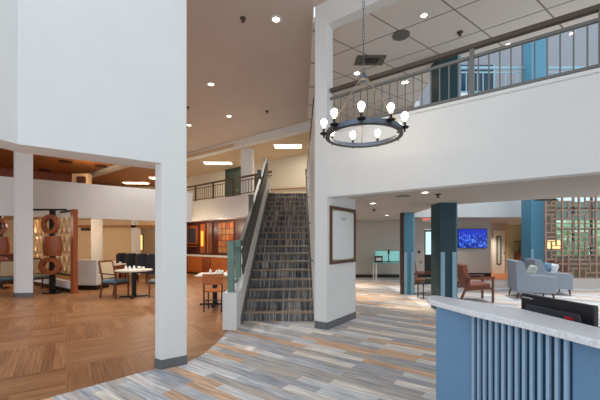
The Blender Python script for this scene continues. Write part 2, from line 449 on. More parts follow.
# ------------------------------------------------------------------ MEZZANINE, rear (B) and left (A)
m1 = (-7.1, 17.4); m2 = (-1.14, 12.57)
struct('wall_back', wallstrip(MB(), m1, m2, .15, 2.587, 3.5, 1), 'white_wall', 'white mezzanine edge wall behind the stairs')
struct('ceiling', MB().prism([(-1.16, 12.6), m1, (-12, 22), (0, 22), (0,12.6)], 2.6, 3.27), 'white_wall', 'underside of the rear mezzanine')
q1 = (-8.26-A.x*6, 10.15-A.y*6); q2 = (-8.26+A.x*4.9, 10.15+A.y*4.9)
struct('wall_back', wallstrip(MB(), q1, q2, .15, 2.34, 3.5, 1), 'white_wall', 'white mezzanine edge wall over the dining room')
struct('ceiling', MB().prism([off(q1, nA, .15), off(q2, nA, .15), (-7.1,17.2), (-12,22), (-17,22), (-17,10)], 2.6, 3.27), 'cream_wall', 'underside of the left mezzanine')
# railing on rear mezzanine
d12 = Vector((m2[0]-m1[0], m2[1]-m1[1])); L12 = d12.length; ang12 = math.atan2(d12.y, d12.x)
ml = thing('balcony_railing', 'brown railing with thin bars on the rear mezzanine behind the stairs', 'railing', (m1[0], m1[1], 3.5), ang12)
spart('handrail', MB().box(.0, L12, .04, .10, .72, .79), 'rail_bronze', ml)
spart('bottom_rail', MB().box(.0, L12, .05, .09, .06, .09), 'rail_bronze', ml)
spart('top_rail', MB().box(.0, L12, .05, .09, .60, .63), 'rail_bronze', ml)
for t in (1.2, 2.6, 4.0, 5.4, 6.8): spart('post', MB().box(t-.035, t+.035, .04, .10, -.005, .72), 'rail_bronze', ml)
t = .25
while t < L12:
    spart('baluster', MB().box(t-.008, t+.008, .062, .078, .09, .6), 'rail_bronze', ml); t += .17
# rear mezzanine wall
u1 = (-9.4, 22.1); u2 = (2.9, 12.9)
struct('wall_back', wallstrip(MB(), u1, u2, .2, 3.27, 5.56, 1), 'pale_cream', 'cream wall at the back of the rear mezzanine')
du = Vector((u2[0]-u1[0], u2[1]-u1[1])).normalized(); angu = math.atan2(du.y, du.x)
def onu(px):
    k = (px-300)/F; t = (k*u1[1]-u1[0])/(du.x-k*du.y); return (u1[0]+du.x*t, u1[1]+du.y*t)
dp = onu(233.5)
d1 = thing('door_1', 'dark green framed door at the back of the rear mezzanine', 'door', (dp[0], dp[1], 3.27), angu); d1['kind'] = 'structure'
spart('door_frame', MB().box(-.62,-.48,-.06,0,0,2.26).box(.48,.62,-.06,0,0,2.26).box(-.48,.48,-.06,0,2.1,2.26), 'door_green', d1)
spart('door_leaf', MB().box(-.48,.48,-.03,0,0,2.1), 'door_green', d1)
spart('door_handle', MB().box(.34,.40,-.07,-.03,1.0,1.12), 'brass', d1)
hb = onu(287)
h1 = thing('wall_handrail', 'light wooden handrail on the cream wall at the top of the stairs', 'handrail', (hb[0], hb[1], 3.27), angu)
spart('rail', MB().bar((-1.5,-.07,.86),(1.6,-.07,.70),.05,.05), 'wood_tile', h1)
for t in (-1.2, 0, 1.3): spart('bracket', MB().bar((t,-.05,.78),(t,0,.78),.02), 'brass', h1)
# mezz column
mc = (W(247.5, 14.2), 14.2)
struct('column', MB().box(mc[0]-.25, mc[0]+.25, mc[1]-.2, mc[1]+.25, 3.27, 5.56), 'white_wall', 'white column rising from the rear mezzanine')
# left mezzanine fittings (in the warm gap)
struct('wall_back', MB().prism([(-20.,15.0),(-13.6,19.6),(-13.8,19.9),(-20.2,15.3)], 3.27, 5.56), 'red_wood', 'dark brown wall behind the left mezzanine')
struct('wall_back', MB().prism([(W(72,17),17.),(W(88,17),17.),(W(88,17),17.3),(W(72,17),17.3)], 3.27, 5.10), 'oval_wood', 'short tan wall piece on the left mezzanine')
tag(MB().box(W(77,16.9),W(85,16.9),16.88,16.98,4.55,4.92).build('wall_picture','dark_wood'), 'small dark square picture high on the left mezzanine', 'picture')
struct('trim_4', MB().bar((W(84,20),20.,5.48),(W(150,15.2),15.2,5.48),.45,.14), 'grey_wall', 'pale ceiling beam crossing the left mezzanine')
for px, py in ((66,161.5),(101,166),(77,173.5),(45,170)):
    Y = (5.55-H)*F/(HY-py)
    tag(MB().lathe([(.0,0),(.28,0),(.28,-.05),(.2,-.06),(0,-.06)], 20).build('ceiling_light', 'dark_wood', loc=(W(px,Y),Y,5.556)), 'dark round ceiling fitting %s' % {66:'nearest the opening edge above the left mezzanine',101:'above the pale beam of the left mezzanine',77:'over the tan wall piece on the left mezzanine',45:'just right of the white column, above the mezzanine'}[px], 'ceiling light', 'dark round fittings in the brown ceiling')
# fluorescent panels
def panel(px, py, w, l, rz, label, power):
    z = 5.55; Y = (z-H)*F/(HY-py); x = W(px, Y)
    t = thing('ceiling_light', label, 'ceiling light', (x, Y, z), rz, 'recessed rectangular ceiling lights')
    spart('frame', MB().box(-l/2-.03,l/2+.03,-w/2-.03,-w/2,-.02,.0).box(-l/2-.03,l/2+.03,w/2,w/2+.03,-.02,0).box(-l/2-.03,-l/2,-w/2,w/2,-.02,0).box(l/2,l/2+.03,-w/2,w/2,-.02,0), 'white_metal', t)
    spart('diffuser', MB().box(-l/2,l/2,-w/2,w/2,-.012,-.001), 'fluorescent', t)
    area('panel_lamp', (x, Y, z-.05), l, w, power, (1,.93,.84))
panel(218, 163, .5, 1.35, .03, 'rectangular ceiling light above the green door', 20)
panel(288, 146, .5, 1.1, -.05, 'rectangular ceiling light above the top of the stairs', 20)
panel(136, 183, .5, 1.6, .03, 'rectangular ceiling light seen over the left mezzanine edge', 20)
panel(160, 178, .5, 1.2, .03, 'rectangular ceiling light behind the tall left wall', 18)

# atrium ceiling fittings
def ceil_dot(px, py, z, lit, label, power=0, r=.07):
    Y = (z-H)*F/(HY-py); x = W(px, Y)
    if lit:
        t = thing('recessed_downlight', label, 'ceiling light', (x, Y, z), 0, 'small round downlights')
        spart('trim_ring', MB().annulus(r*.75,r*1.25,-.012,0), 'white_metal', t)
        spart('lens', MB().lathe([(0,-.002),(r*.74,-.002),(r*.74,-.008),(0,-.008)], 16), 'downlight', t)
        if power: spot('downlight_lamp', (x, Y, z-.04), power)
    else:
        tag(MB().lathe([(0,0),(r*.8,0),(r*.8,-.015),(r*.3,-.03),(r*.3,-.06),(r*.5,-.07),(0,-.07)], 14).build('ceiling_sprinkler', 'rail_dark', loc=(x,Y,z)), label, 'sprinkler')
ceil_dot(276,19,5.8,True,'lit downlight nearest in the high beige ceiling, left of the corner column',0,.09)
ceil_dot(243,18,5.8,False,'dark sprinkler nearest in the high beige ceiling')
ceil_dot(211,84,5.8,True,'lit downlight in the middle of the high beige ceiling',0,.09)
ceil_dot(229,116,5.8,True,'lit downlight beyond the middle of the high beige ceiling, above the beam',0,.09)
ceil_dot(267,111,5.8,False,'dark sprinkler close to the white beam in the high ceiling')
ceil_dot(189,125,5.8,True,'small lit downlight beside the tall left wall in the high ceiling',0,.09)
ceil_dot(188,107,5.8,False,'dark sprinkler beside the tall left wall in the high ceiling')
# upper tiled ceiling
ceil_dot(424,15,5.7,True,'lit downlight in the tiled ceiling right of the round speaker',0,.07)
ceil_dot(357,73,5.7,True,'lit downlight seen beside the chandelier hub',0,.09)
ceil_dot(405,82,5.7,True,'lit downlight seen through the upper railing above the chandelier bulbs',12,.10)
ceil_dot(508,44,5.7,True,'lit downlight seen through the railing near the light blue column',0,.05)
ceil_dot(572,33,5.7,True,'lit downlight seen through the railing at the far right',0,.05)
ceil_dot(460,32,5.7,False,'dark sprinkler in the tiled ceiling above the upper railing')
Y = (5.7-H)*F/(HY-35); tag(MB().lathe([(0,0),(.17,0),(.17,-.015),(.15,-.02),(0,-.02)], 28).build('ceiling_speaker','rail_grey', loc=(W(401,Y),Y,5.7)), 'round grey speaker grille in the tiled ceiling', 'speaker')
Y = (5.7-H)*F/(HY-60)
v = thing('ceiling_vent', 'rectangular grey air vent in the tiled ceiling above the chandelier', 'vent', (W(370,Y),Y,5.7), 0)
spart('frame', MB().box(-.33,.33,-.2,.2,-.015,0), 'rail_grey', v)
spart('grille', MB().box(-.2,.2,-.1,.1,-.02,-.015), 'black_metal', v)
for i in range(7): spart('slat', MB().box(-.18+i*.06-.008,-.18+i*.06+.008,-.1,.1,-.03,-.02), 'rail_grey', v)
# lobby ceiling fittings
ceil_dot(373,203,2.42,True,'lit downlight in the low lobby ceiling nearest the framed board',14)
ceil_dot(387,215,2.42,True,'lit downlight in the low lobby ceiling toward the back wall',14)
ceil_dot(425,192,2.42,True,'lit downlight in the low lobby ceiling before the dark column',14)
ceil_dot(438,194,2.42,False,'sprinkler in the low lobby ceiling above the dark column')
ceil_dot(374,209,2.42,False,'sprinkler in the low lobby ceiling beyond the framed board')
Y = (2.42-H)*F/(HY-196); tag(MB().lathe([(0,0),(.13,0),(.13,-.01),(0,-.012)], 24).build('ceiling_speaker','rail_grey', loc=(W(403,Y),Y,2.42)), 'round grey speaker in the low lobby ceiling', 'speaker')

# ------------------------------------------------------------------ STAIRS
RI = 3.28/18; RU = .3026; SY = 6.436; SX0 = -1.12; SX1 = .275
st = thing('staircase', 'wide straight staircase with striped grey carpet and tan nosings', 'staircase', (0, SY, 0))
for i in range(18):
    y0 = i*RU; z1 = (i+1)*RI
    yb = y0 + RU if i < 17 else y0 + .9
    s_ = spart('step', MB().box(SX0+.004, SX1-.004, y0, yb, max(0, z1-RI*1.0), z1-.012), 'riser_carpet', st)
    spart('nosing', MB().box(SX0+.004, SX1-.004, y0-.018, y0+.05, z1-.034, z1), 'nosing_carpet', s_)
    spart('tread', MB().box(SX0+.004, SX1-.004, y0+.05, yb, z1-.012, z1-.002), 'riser_carpet', s_)
# solid carriage below, stringer walls
def ztop(Y): return .77 + .604*(Y-SY)
struct('wall_stair_left', MB().extr([(5.777,0),(5.777,.652),(6.25,.652),(11.6,ztop(11.6)),(12.6,ztop(11.6)),(12.6,0)], 'x', -1.365, SX0), 'white_wall', 'white knee wall at the left side of the stairs')
struct('wall_stair_right', MB().prism([(SX1,6.2),(SX1+.2,6.2),(SX1+.2,14.4),(SX1,14.4)], 0, 4.28), 'white_wall', 'white wall at the right side of the stairs')
struct('trim_5', MB().extr([(SY-.25,0),(SY-.25,.12),(SY,.32),(SY+RU*17,.32+.604*RU*17),(SY+RU*17,.04+.604*RU*17),(SY+.05,0)], 'x', SX0-.0, SX0+.022), 'grey_base', 'grey skirting along the left edge of the stairs')
struct('ceiling', MB().box(-1.12,.275,SY+17*RU+.93,12.9,2.9,3.27), 'white_wall', 'landing slab at the top of the stairs')
# left railing
sr = thing('stair_railing', 'grey green board railing with square posts on the left of the stairs', 'railing', (-1.24, 0, 0))
def zr(Y): return ztop(Y)
for k,(Y, z0, z1) in enumerate(((5.9,.652,1.55),(6.58,.85,1.57),(8.3,zr(8.3),2.72),(10.0,zr(10.),3.72),(11.75,zr(11.6),4.52))):
    p = spart('post', MB().box(-.055,.055,Y-.055,Y+.055,z0-.005,z1), 'green_paint' if k < 2 else 'grey_green', sr, bevel=.006)
    spart('post_cap', MB().box(-.066,.066,Y-.066,Y+.066,z1,z1+.02), 'green_paint' if k < 2 else 'grey_green', p)
spart('top_rail', MB().bar((0,5.95,1.42),(0,6.55,1.42),.05,.09), 'green_paint', sr)
spart('lower_rail', MB().bar((0,5.95,.80),(0,6.55,.80),.05,.05), 'green_paint', sr)
spart('panel', MB().box(-.015,.015,6.64-.02,6.66+.0,.9,1.5), 'green_paint', sr)
spart('handrail', MB().bar((.05,6.6,zr(6.6)+.64),(.05,11.72,zr(11.6)+.60),.07,.09), 'grey_green', sr)
spart('infill_board', MB().bar((.085,6.6,zr(6.6)+.40),(.085,11.72,zr(11.6)+.36),.03,.27), 'grey_green', sr)
spart('infill_board', MB().bar((.085,6.6,zr(6.6)+.11),(.085,11.72,zr(11.6)+.09),.03,.24), 'grey_green', sr)
# right wall handrail
wr = thing('wall_handrail', 'dark handrail on the right side wall of the stairs', 'handrail', (SX1, 0, 0))
spart('rail', MB().tube((-.07,6.5,RI+.86),(-.07,11.7,3.28+.86),.022), 'rail_dark', wr)
for Y in (6.8,8.2,9.6,11.): spart('bracket', MB().bar((-.07,Y,RI+.82+.604*(Y-6.5)),(.0,Y,RI+.80+.604*(Y-6.5)),.02), 'black_metal', wr)
gr = thing('guard_rail', 'thin metal railing above the right stair wall', 'railing', (SX1+.03, 0, 4.28))
spart('handrail', MB().bar((0,7.0,.32),(0,14.2,.32),.05), 'rail_dark', gr)
for i in range(6): spart('post', MB().box(-.02,.02,7.1+i*1.38-.02,7.1+i*1.38+.02,-.005,.30), 'rail_dark', gr)

# ------------------------------------------------------------------ framed board on the corner column
ba = math.atan2(Cd.y, Cd.x)
fp = off(k0, Cd, .585)
fb = thing('notice_board', 'large white board in a brown wooden frame on the corner column', 'notice board', (fp[0], fp[1], 1.675), ba)
fr = MB(); 
for a in ((-.5,-.44,-.03,-.002,-.525,.525),(.44,.5,-.03,-.002,-.525,.525),(-.44,.44,-.03,-.002,-.525,-.465),(-.44,.44,-.03,-.002,.465,.525)): fr.box(*a)
spart('frame', fr, 'brown_base', fb)
spart('sheet', MB().box(-.44,.44,-.012,-.002,-.465,.465), 'paper', fb)
pts = []
for sgn, nm in ((1,'top'),(-1,'bottom')):
    m_ = MB(); pr = [(-.44, sgn*.462)]
    for i in range(13):
        x = -.44+.88*i/12; pr.append((x, sgn*(.455 - .03*(abs(x)/.44)**2.2)))
    pr.append((.44, sgn*.462))
    m_.extr(pr, 'y', -.016, -.0125)
    spart('green_border', m_, 'paper_green', fb)
mk = MB()
for i, (x, z, w) in enumerate(((-.07,.33,.03),(-.02,.34,.02),(.03,.33,.03),(.07,.34,.02),(0,.30,.16))): mk.box(x-w/2,x+w/2,-.0145,-.0122,z-.008,z+.008)
spart('heading_mark', mk, 'ink', fb)

# ------------------------------------------------------------------ LOBBY: back wall, columns, fascia
BY = 14.3
mb = MB(); mb.box(.3, W(424.5,BY), BY, BY+.2, 0, 3.3); mb.box(W(434.5,BY), W(491,BY), BY, BY+.2, 0, 3.3); mb.box(W(424.5,BY), W(434.5,BY), BY, BY+.2, 2.1, 3.3)
mb.box(W(491,BY), W(540,BY)+4, BY, BY+.2, 2.5, 3.3)
struct('wall_back', mb, 'grey_wall', 'grey beige wall at the back of the lobby')
struct('baseboard_back', MB().box(.48, W(424.5,BY), BY-.02, BY, 0, .14).box(W(434.5,BY), W(491,BY), BY-.02, BY, 0, .2), 'dark_base', 'dark baseboard of the lobby back wall')
d2 = thing('door_2', 'dark framed glass door in the lobby back wall', 'door', (W(429.5,BY), BY+.05, 0)); d2['kind'] = 'structure'
spart('door_frame', MB().box(-.2,-.15,0,.06,0,2.08).box(.15,.2,0,.06,0,2.08).box(-.15,.15,0,.06,2.0,2.08).box(-.15,.15,0,.06,0,.12), 'black_metal', d2)
spart('pane', MB().box(-.15,.15,.02,.03,1.0,2.0), 'glass', d2)
spart('lower_panel', MB().box(-.15,.15,.01,.04,.12,1.0), 'black_plastic', d2)
# fascia bulkhead and far balcony slab
struct('wall_bulkhead', MB().box(W(405,12.5), W(531,12.5)+.1, 12.5, 12.65, 2.5, 3.5), 'white_wall', 'white bulkhead across the far side of the lobby')
struct('wall_corridor', MB().prism([(9.75,13.65),(9.9,13.65),(13.55,18.5),(13.4,18.5)], 0, 3.3), 'green_room_wall', 'side wall of the far room')
struct('ceiling', MB().prism([(3.45,12.65),(9.2,12.65),(9.75,13.4),(13.45,18.5),(3.45,18.5)], 2.5, 3.3), 'lobby_ceiling', 'ceiling over the far corridor')
# corridor
struct('wall_corridor', MB().box(W(491,BY)-.1,W(491,BY),BY+.2,16,0,2.5).box(W(489,16.),W(508,16.),16,16.2,0,2.5).box(W(508,16.)-.1,W(508,16.),16.2,18.,0,2.5), 'grey_wall', 'pale corridor wall beyond the lobby')
struct('wall_far_room', MB().box(W(500,18.),W(545,18.),18.,18.2,0,2.5), 'green_room_wall', 'greenish wall of the far room')
struct('trim_6', MB().box(W(504.5,15.98),W(507.5,15.98),15.94,16.,0,2.4), 'oval_wood', 'light door casing in the corridor')
d3 = thing('door_3', 'white door with a narrow dark framed window in the corridor', 'door', (W(499,16.), 15.97, 0)); d3['kind'] = 'structure'
spart('door_leaf', MB().box(-.28,.28,-.03,.03,0,2.1), 'white_wall', d3)
spart('window_frame', MB().box(-.16,-.12,-.05,-.03,.45,1.85).box(.02,.06,-.05,-.03,.45,1.85).box(-.12,.02,-.05,-.03,.45,.5).box(-.12,.02,-.05,-.03,1.8,1.85), 'black_metal', d3)
spart('pane', MB().box(-.12,.02,-.04,-.03,.5,1.8), 'door_glass', d3)
spart('door_handle', MB().box(.18,.24,-.07,-.03,1.0,1.06), 'brass', d3)
hu = thing('hutch_cabinet', 'dark red wooden hutch against the far greenish wall', 'cabinet', (W(523.5,17.5), 17.6, 0))
spart('body', MB().box(-.3,.3,-.2,.2,0,1.0), 'red_wood_dark', hu)
spart('door', MB().box(-.27,-.01,-.22,-.2,.1,.95), 'red_wood', hu); spart('door', MB().box(.01,.27,-.22,-.2,.1,.95), 'red_wood', hu)
spart('shelf', MB().box(-.3,.3,-.15,.2,1.55,1.62), 'red_wood_dark', hu)
for x in (-.25,-.08,.08,.25): spart('spindle', MB().lathe([(.02,0),(.035,.1),(.015,.25),(.03,.4),(.02,.55)], 10, (x,-.1,1.0)), 'dark_wood', hu)

# blue columns
def column(px0, px1, Y, zt, label, m1, m2, slats=True, dep=.5, slz=1.33, rot=0.):
    x0 = W(px0, Y); x1 = W(px1, Y); w = x1-x0
    t = thing('column', label, 'column', ((x0+x1)/2, Y+dep/2, 0)); t['kind'] = 'structure'
    spart('shaft', MB().box(-w/2, w/2, -dep/2, dep/2, 0, zt), m1, t)
    spart('side_panel', MB().box(w/2, w/2+.05, -dep/2+.04, dep/2, 0, zt), m2, t)
    if slats:
        for sx in (-w*.34, w*.38): spart('wood_guard', MB().box(sx-.045, sx+.045, -dep/2-.02, -dep/2, 0, slz), 'light_blue_panel', t)
    return t
t = column(440, 456, 7.25, 2.42, 'large dark teal column with pale blue guard strips behind the desk', 'teal_column', 'blue_column')
spart('upper_shaft', MB().box(-.18,.22,-.25,.25,3.28,5.7), 'teal_column', t)
spart('upper_side_panel', MB().box(.22,.31,-.2,.25,3.28,5.7), 'light_blue_panel', t)
t = column(404, 413.5, 9.7, 2.42, 'narrow blue column with pale guard strips in the middle of the lobby', 'blue_column', 'light_blue_panel', slz=1.25, dep=.2)
spart('dark_edge', MB().box(-.20,-.14,-.1,.1,0,2.42), 'dark_wood', t)
t = column(531, 547, 11.3, 9.6, 'tall light blue column behind the grey armchairs', 'blue_column', 'blue_column', slats=False)
spart('wood_guard', MB().box(-.28,-.20,-.275,-.25,0,1.3), 'light_blue_panel', t)
# exit sign
es = thing('exit_sign', 'small red lit exit sign hanging near the back of the lobby', 'sign', (W(426.5,13.2), 13.2, 2.42+.0))
spart('housing', MB().box(-.16,.16,-.03,.03,.0+.08-.2,.08), 'white_metal', es)
text_mesh('lettering', 'EXIT', .16, 'exit_red', es, (0,-.034,-.02), (PI/2,0,0), .002)
es.location.z = 2.5

# TV
tv = thing('wall_mounted_television', 'wall mounted television showing a blue city picture', 'television', (W(472.5,14.2), 14.22, 1.55+3.5/F*14.2))
spart('casing', MB().box(-.63,.63,-.03,.05,-.42,.42), 'black_plastic', tv)
spart('screen', MB().box(-.61,.61,-.034,-.03,-.40,.40), 'screen_picture', tv)

# console with glass case
cs = thing('display_table', 'slim white legged glass display table against the back wall', 'table', (W(389,13.3), 13.5, 0))
wd = .62
spart('tabletop', MB().box(-wd,wd,-.3,.3,.70,.73), 'glass_edge', cs)
for x, y in ((-wd+.09,-.24),(-wd+.09,.24),(wd-.04,-.24),(wd-.04,.24)): 
    l = spart('leg', MB().tube((x,y,.0),(x,y,.70),.028), 'white_metal', cs)
gc = thing('display_case', 'small lit glass display case standing on the glass table', 'display case', (W(389,13.3)+.02, 13.5, .73))
spart('glass_box', MB().box(-.5,.55,-.24,-.235,0,.46).box(-.5,.55,.235,.24,0,.46).box(-.5,-.495,-.235,.235,0,.46).box(.545,.55,-.235,.235,0,.46), 'glass', gc)
spart('back_light', MB().box(-.48,.53,.2,.23,.02,.44), 'lit_case', gc)
fp_ = tag(MB().box(-.16,.16,-.02,.0,0,.26).build('framed_photo','black_metal', loc=(W(389,13.3)-.44,13.22,.73)), 'small black framed photograph on the glass display table', 'picture')
spart('photo_card', MB().box(-.11,.11,-.024,-.0201,.07,.19), 'white_mark', fp_)
tag(MB().lathe([(.07,0),(.07,.02),(.02,.05),(.02,.3),(.05,.36),(.03,.5),(0,.52)],14).build('figurine','dark_grey_plastic', loc=(W(389,13.3)+.04,13.5,.735), smooth=True), 'dark figurine standing in the lit glass case', 'figurine')
# thermostats on wall
for px, py in ((419,252),(421,262)):
    tag(MB().box(-.05,.05,-.03,0,-.06,.06).build('wall_switch','black_plastic' if py==252 else 'brass', loc=(W(px,BY),BY,H-(py-HY)/F*BY)), 'small dark wall control, the %s of two left of the glass door' % ('upper' if py==252 else 'lower'), 'switch')

# ------------------------------------------------------------------ lattice screens and window behind
LY = 10.9
struct('wall_planter', MB().box(W(547,LY), W(547,LY)+5, LY-.05, LY+.35, 0, .33), 'grey_wall', 'low beige wall under the wooden lattice')
lw = .565
def lattice(i):
    x0 = W(546.8, LY) + i*lw
    t = thing('lattice_screen', ['lattice panel nearest the blue column, first of the wooden screen panels', 'second lattice panel from the blue column', 'third lattice panel from the blue column', 'lattice panel at the right edge of the photo'][i], 'screen', (x0, LY+.1, .33), 0, 'wooden lattice screens by the window')
    zt = 2.80
    spart('post', MB().box(0,.045,-.03,.03,0,zt), 'lattice_wood', t)
    if i == 3: spart('post', MB().box(lw-.045,lw,-.03,.03,0,zt), 'lattice_wood', t)
    spart('rail', MB().box(.045,lw,-.028,.028,0,.035), 'lattice_wood', t)
    m_ = MB(); ch = .46; b_ = .019
    rows = 6
    for r in range(rows):
        z = .035 + r*ch*.98; x0_, x1_ = .045, lw
        w_ = x1_-x0_; h_ = ch*.98
        m_.box(x0_, x1_, -.02, .02, z+h_-b_, z+h_+b_)
        fl = (r+i) % 2
        X = lambda u: x0_ + (u if not fl else 1-u)*w_
        def vb(u, a, b): m_.box(min(X(u),X(u))-b_, X(u)+b_, -.02, .02, z+a*h_, z+b*h_)
        def hbm(v_, a, b): m_.box(min(X(a),X(b)), max(X(a),X(b)), -.02, .02, z+v_*h_-b_, z+v_*h_+b_)
        vb(.36,0,.66); hbm(.66,0,.66); vb(.66,.34,1); hbm(.34,.36,1)
    spart('lattice', m_, 'lattice_wood', t)
for i in range(4): lattice(i)
struct('trim_7', MB().box(W(536,6.72),W(558,6.72),6.70,6.76,2.40,2.425), 'black_metal', 'dark strip at the lobby ceiling edge')
# window wall beyond the lattice
WY = 13.4
wx0 = W(556, WY); 
struct('wall_window', MB().box(W(548,WY)-.3, wx0, WY, WY+.2, 0, 6.5).box(wx0, 16, WY, WY+.2, 0, .9), 'olive_wall', 'warm wall around the far windows')
wn = thing('window_1', 'tall window behind the wooden lattice', 'window', (wx0, WY, .9)); wn['kind'] = 'structure'
fm = MB()
for k in range(7): fm.box(k*.75-.03, k*.75+.03, .02,.1, 0, 5.6)
for z in (0,1.15,2.0,3.0,4.3): fm.box(0,4.6,.02,.1,z,z+.06)
spart('window_frame', fm, 'rail_dark', wn)
spart('pane', MB().box(0,4.6,.05,.06,0,5.6), 'glass', wn)
for k, (px, Y, r, z) in enumerate(((574,17.5,1.0,1.2),(593,22.,1.5,1.8),(612,16.8,1.0,1.2),(566,24.,1.6,1.6))):
    mb = MB()
    for q in range(9):
        mb.blob((random.uniform(-.6,.6)*r, random.uniform(-.3,.3)*r, random.uniform(-.5,.6)*r), r*random.uniform(.35,.6), sub=2, jit=.16)
    t = thing('garden_shrub', 'leafy green shrub outside the lattice window, ' + ['second from the left','the tallest one','at the right edge','leftmost'][k], 'shrub', (W(px,Y), Y, 0), 0, 'shrubs outside the far window')
    spart('foliage', mb, 'leaf', t, loc=(0,0,z)); spart('stem', MB().tube((0,0,-.2),(0,0,z),.06), 'dark_wood', t)
struct('ground', MB().box(4,30,13.6,40,-.25,-.2), 'garden', 'lawn outside the far window')
ec = thing('credenza', 'dark wooden sideboard behind the wooden lattice', 'cabinet', (W(557,12.3),12.7,0))
spart('body', MB().box(-.7,.55,-.22,.22,.1,.85), 'walnut', ec)
for x in (-.65,.5): spart('leg', MB().box(x-.03,x+.03,-.2,.2,0,.1), 'dark_wood', ec)
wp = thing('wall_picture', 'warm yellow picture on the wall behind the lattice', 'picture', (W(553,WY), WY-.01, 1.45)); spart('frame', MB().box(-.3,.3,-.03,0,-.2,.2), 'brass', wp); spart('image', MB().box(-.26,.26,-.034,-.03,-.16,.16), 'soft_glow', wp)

# third level beyond, above the lobby atrium
TY = 11.6
struct('wall_third_level', MB().box(W(436,TY), 16, TY, TY+.15, 6.45, 6.82), 'white_wall', 'white edge of the highest balcony')
struct('ceiling', MB().box(W(436,TY), 16, TY+.15, 14.5, 6.45, 6.6), 'lobby_ceiling', 'underside of the highest balcony')
struct('wall_third_back', MB().box(W(434,TY), 16, 14.3, 14.5, 6.6, 12.5), 'back_grey', 'grey wall behind the highest balcony')
w2 = thing('window_2', 'dark blue window behind the highest balcony', 'window', (W(448,14.3), 14.28, 7.0)); w2['kind'] = 'structure'
spart('pane', MB().box(0,1.95,-.02,0,.2,2.25), 'window_dark', w2); 
spart('window_frame', MB().box(-.06,0,-.04,0,.2,2.3).box(1.95,2.0,-.04,0,.2,2.3).box(.9,.98,-.04,-.02,.2,2.25), 'light_blue_panel', w2)
tl = thing('balcony_railing', 'pale blue railing of the highest balcony seen through the upper opening', 'railing', (W(436,TY), TY, 6.82))
spart('handrail', MB().box(0,8,.03,.09,.88,.96), 'light_blue_panel', tl)
spart('top_rail', MB().box(0,8,.04,.08,.74,.78), 'light_blue_panel', tl)
spart('bottom_rail', MB().box(0,8,.04,.08,.04,.08), 'light_blue_panel', tl)
for k in range(40): spart('baluster', MB().box(.1+k*.2-.012,.1+k*.2+.012,.05,.07,.08,.74), 'light_blue_panel', tl)
# wall closing the atrium at far left above bulkhead
struct('wall_far_left', MB().box(3.45,3.6,9.9,14.4,3.3,5.8), 'white_wall', 'white side wall of the far atrium')

# ------------------------------------------------------------------ RECEPTION DESK
fF = [(1.035,2.495),(1.189,2.267),(1.388,1.67),(1.70,.70)]
fBk = [(1.90,.78),(1.58,1.74),(1.40,2.34),(1.16,2.66)]
dk = thing('reception_desk', 'curved blue reception desk with slatted front and pale stone ledge', 'desk', (1.3,1.9,0))
def rel(pts): return [(p[0]-1.3, p[1]-1.9) for p in pts]
spart('body', MB().prism(rel(fF+fBk), 0, 1.06), 'desk_blue', dk)
slab = [(1.012,2.60),(1.008,2.549),(1.03,2.47),(1.128,2.152),(1.26,1.845),(1.367,1.494),(1.64,.62),(1.97,.72),(1.575,1.757),(1.498,2.203),(1.157,2.77),(1.09,2.765),(1.04,2.70)]
spart('stone_ledge', MB().prism(rel(slab), 1.06, 1.10), 'granite', dk, bevel=.008)
a = Vector(rel(fF)[1]); b = Vector(rel(fF)[2]); dd = (b-a).normalized(); nn = Vector((-dd.y, dd.x))
if nn.dot(Vector((-1,-1))) < 0: nn = -nn
mbk = MB(); mbk.prism([a, b, b+nn*.004, a+nn*.004], 0, 1.055)
spart('slat_backing', mbk, 'desk_dark', dk)
Ld = (b-a).length; N = 14
for i in range(N):
    s0 = a + dd*(Ld*(i+.38)/N); s1 = s0 + dd*(.0175)
    spart('slat', MB().prism([s0+nn*.004, s1+nn*.004, s1+nn*.022, s0+nn*.022], 0, 1.05), 'desk_slat', dk)
spart('work_surface', MB().prism(rel([(1.60,1.72),(1.44,2.36),(1.9,2.6),(2.4,1.9),(2.4,.8),(1.91,.80)]), .71, .74), 'granite', dk)
spart('drawer_unit', MB().box(.75,1.05,-.6,.2,0,.71), 'desk_blue', dk)
# monitor
mA = Vector((1.600,2.35)); mBp = Vector((1.691,1.90)); mc_ = (mA+mBp)/2; md = (mBp-mA).normalized(); ma = math.atan2(md.y, md.x)
mo = thing('computer_monitor', 'black computer monitor seen from behind on the reception desk', 'monitor', (mc_.x, mc_.y, .74), ma)
mb = MB().box(-.245,.245,-.005,.03,.10,.442)
spart('housing', mb, 'black_plastic', mo, bevel=.006)
spart('back_ridge', MB().extr([(-.21,.20),(.21,.20),(.17,.375),(-.19,.375)], 'y', -.018, -.004), 'dark_grey_plastic', mo, bevel=.004)
spart('screen', MB().box(-.235,.235,.03,.032,.11,.43), 'window_dark', mo)
spart('neck', MB().box(-.03,.03,-.012,.02,.0,.2), 'black_plastic', mo)
spart('foot', MB().box(-.12,.12,-.08,.1,0,.012), 'black_plastic', mo)
text_mesh('lettering', 'ThinkVision', .018, 'white_mark', mo, (-.19,-.0065,.417), (PI/2,0,0))
spart('red_label', MB().box(.085,.14,-.0215,-.0178,.335,.351), 'red_label', mo)
ph = thing('desk_phone', 'black desk telephone at the right edge of the reception desk', 'telephone', (W(600.5,1.9)+.02, 1.93, .74), -.9)
spart('base', MB().extr([(-.1,0),(.1,0),(.1,.05),(-.1,.10)], 'x', -.09,.09), 'black_plastic', ph)
spart('handset', MB().box(-.09,-.05,-.11,.11,.10,.14).box(-.09,-.05,-.11,-.06,.08,.10).box(-.09,-.05,.06,.11,.07,.10), 'black_plastic', ph, bevel=.008)
spart('screen_panel', MB().extr([(-.09,.103),(-.02,.085),(-.02,.30),(-.09,.33)], 'x', -.03,.08), 'black_plastic', ph)

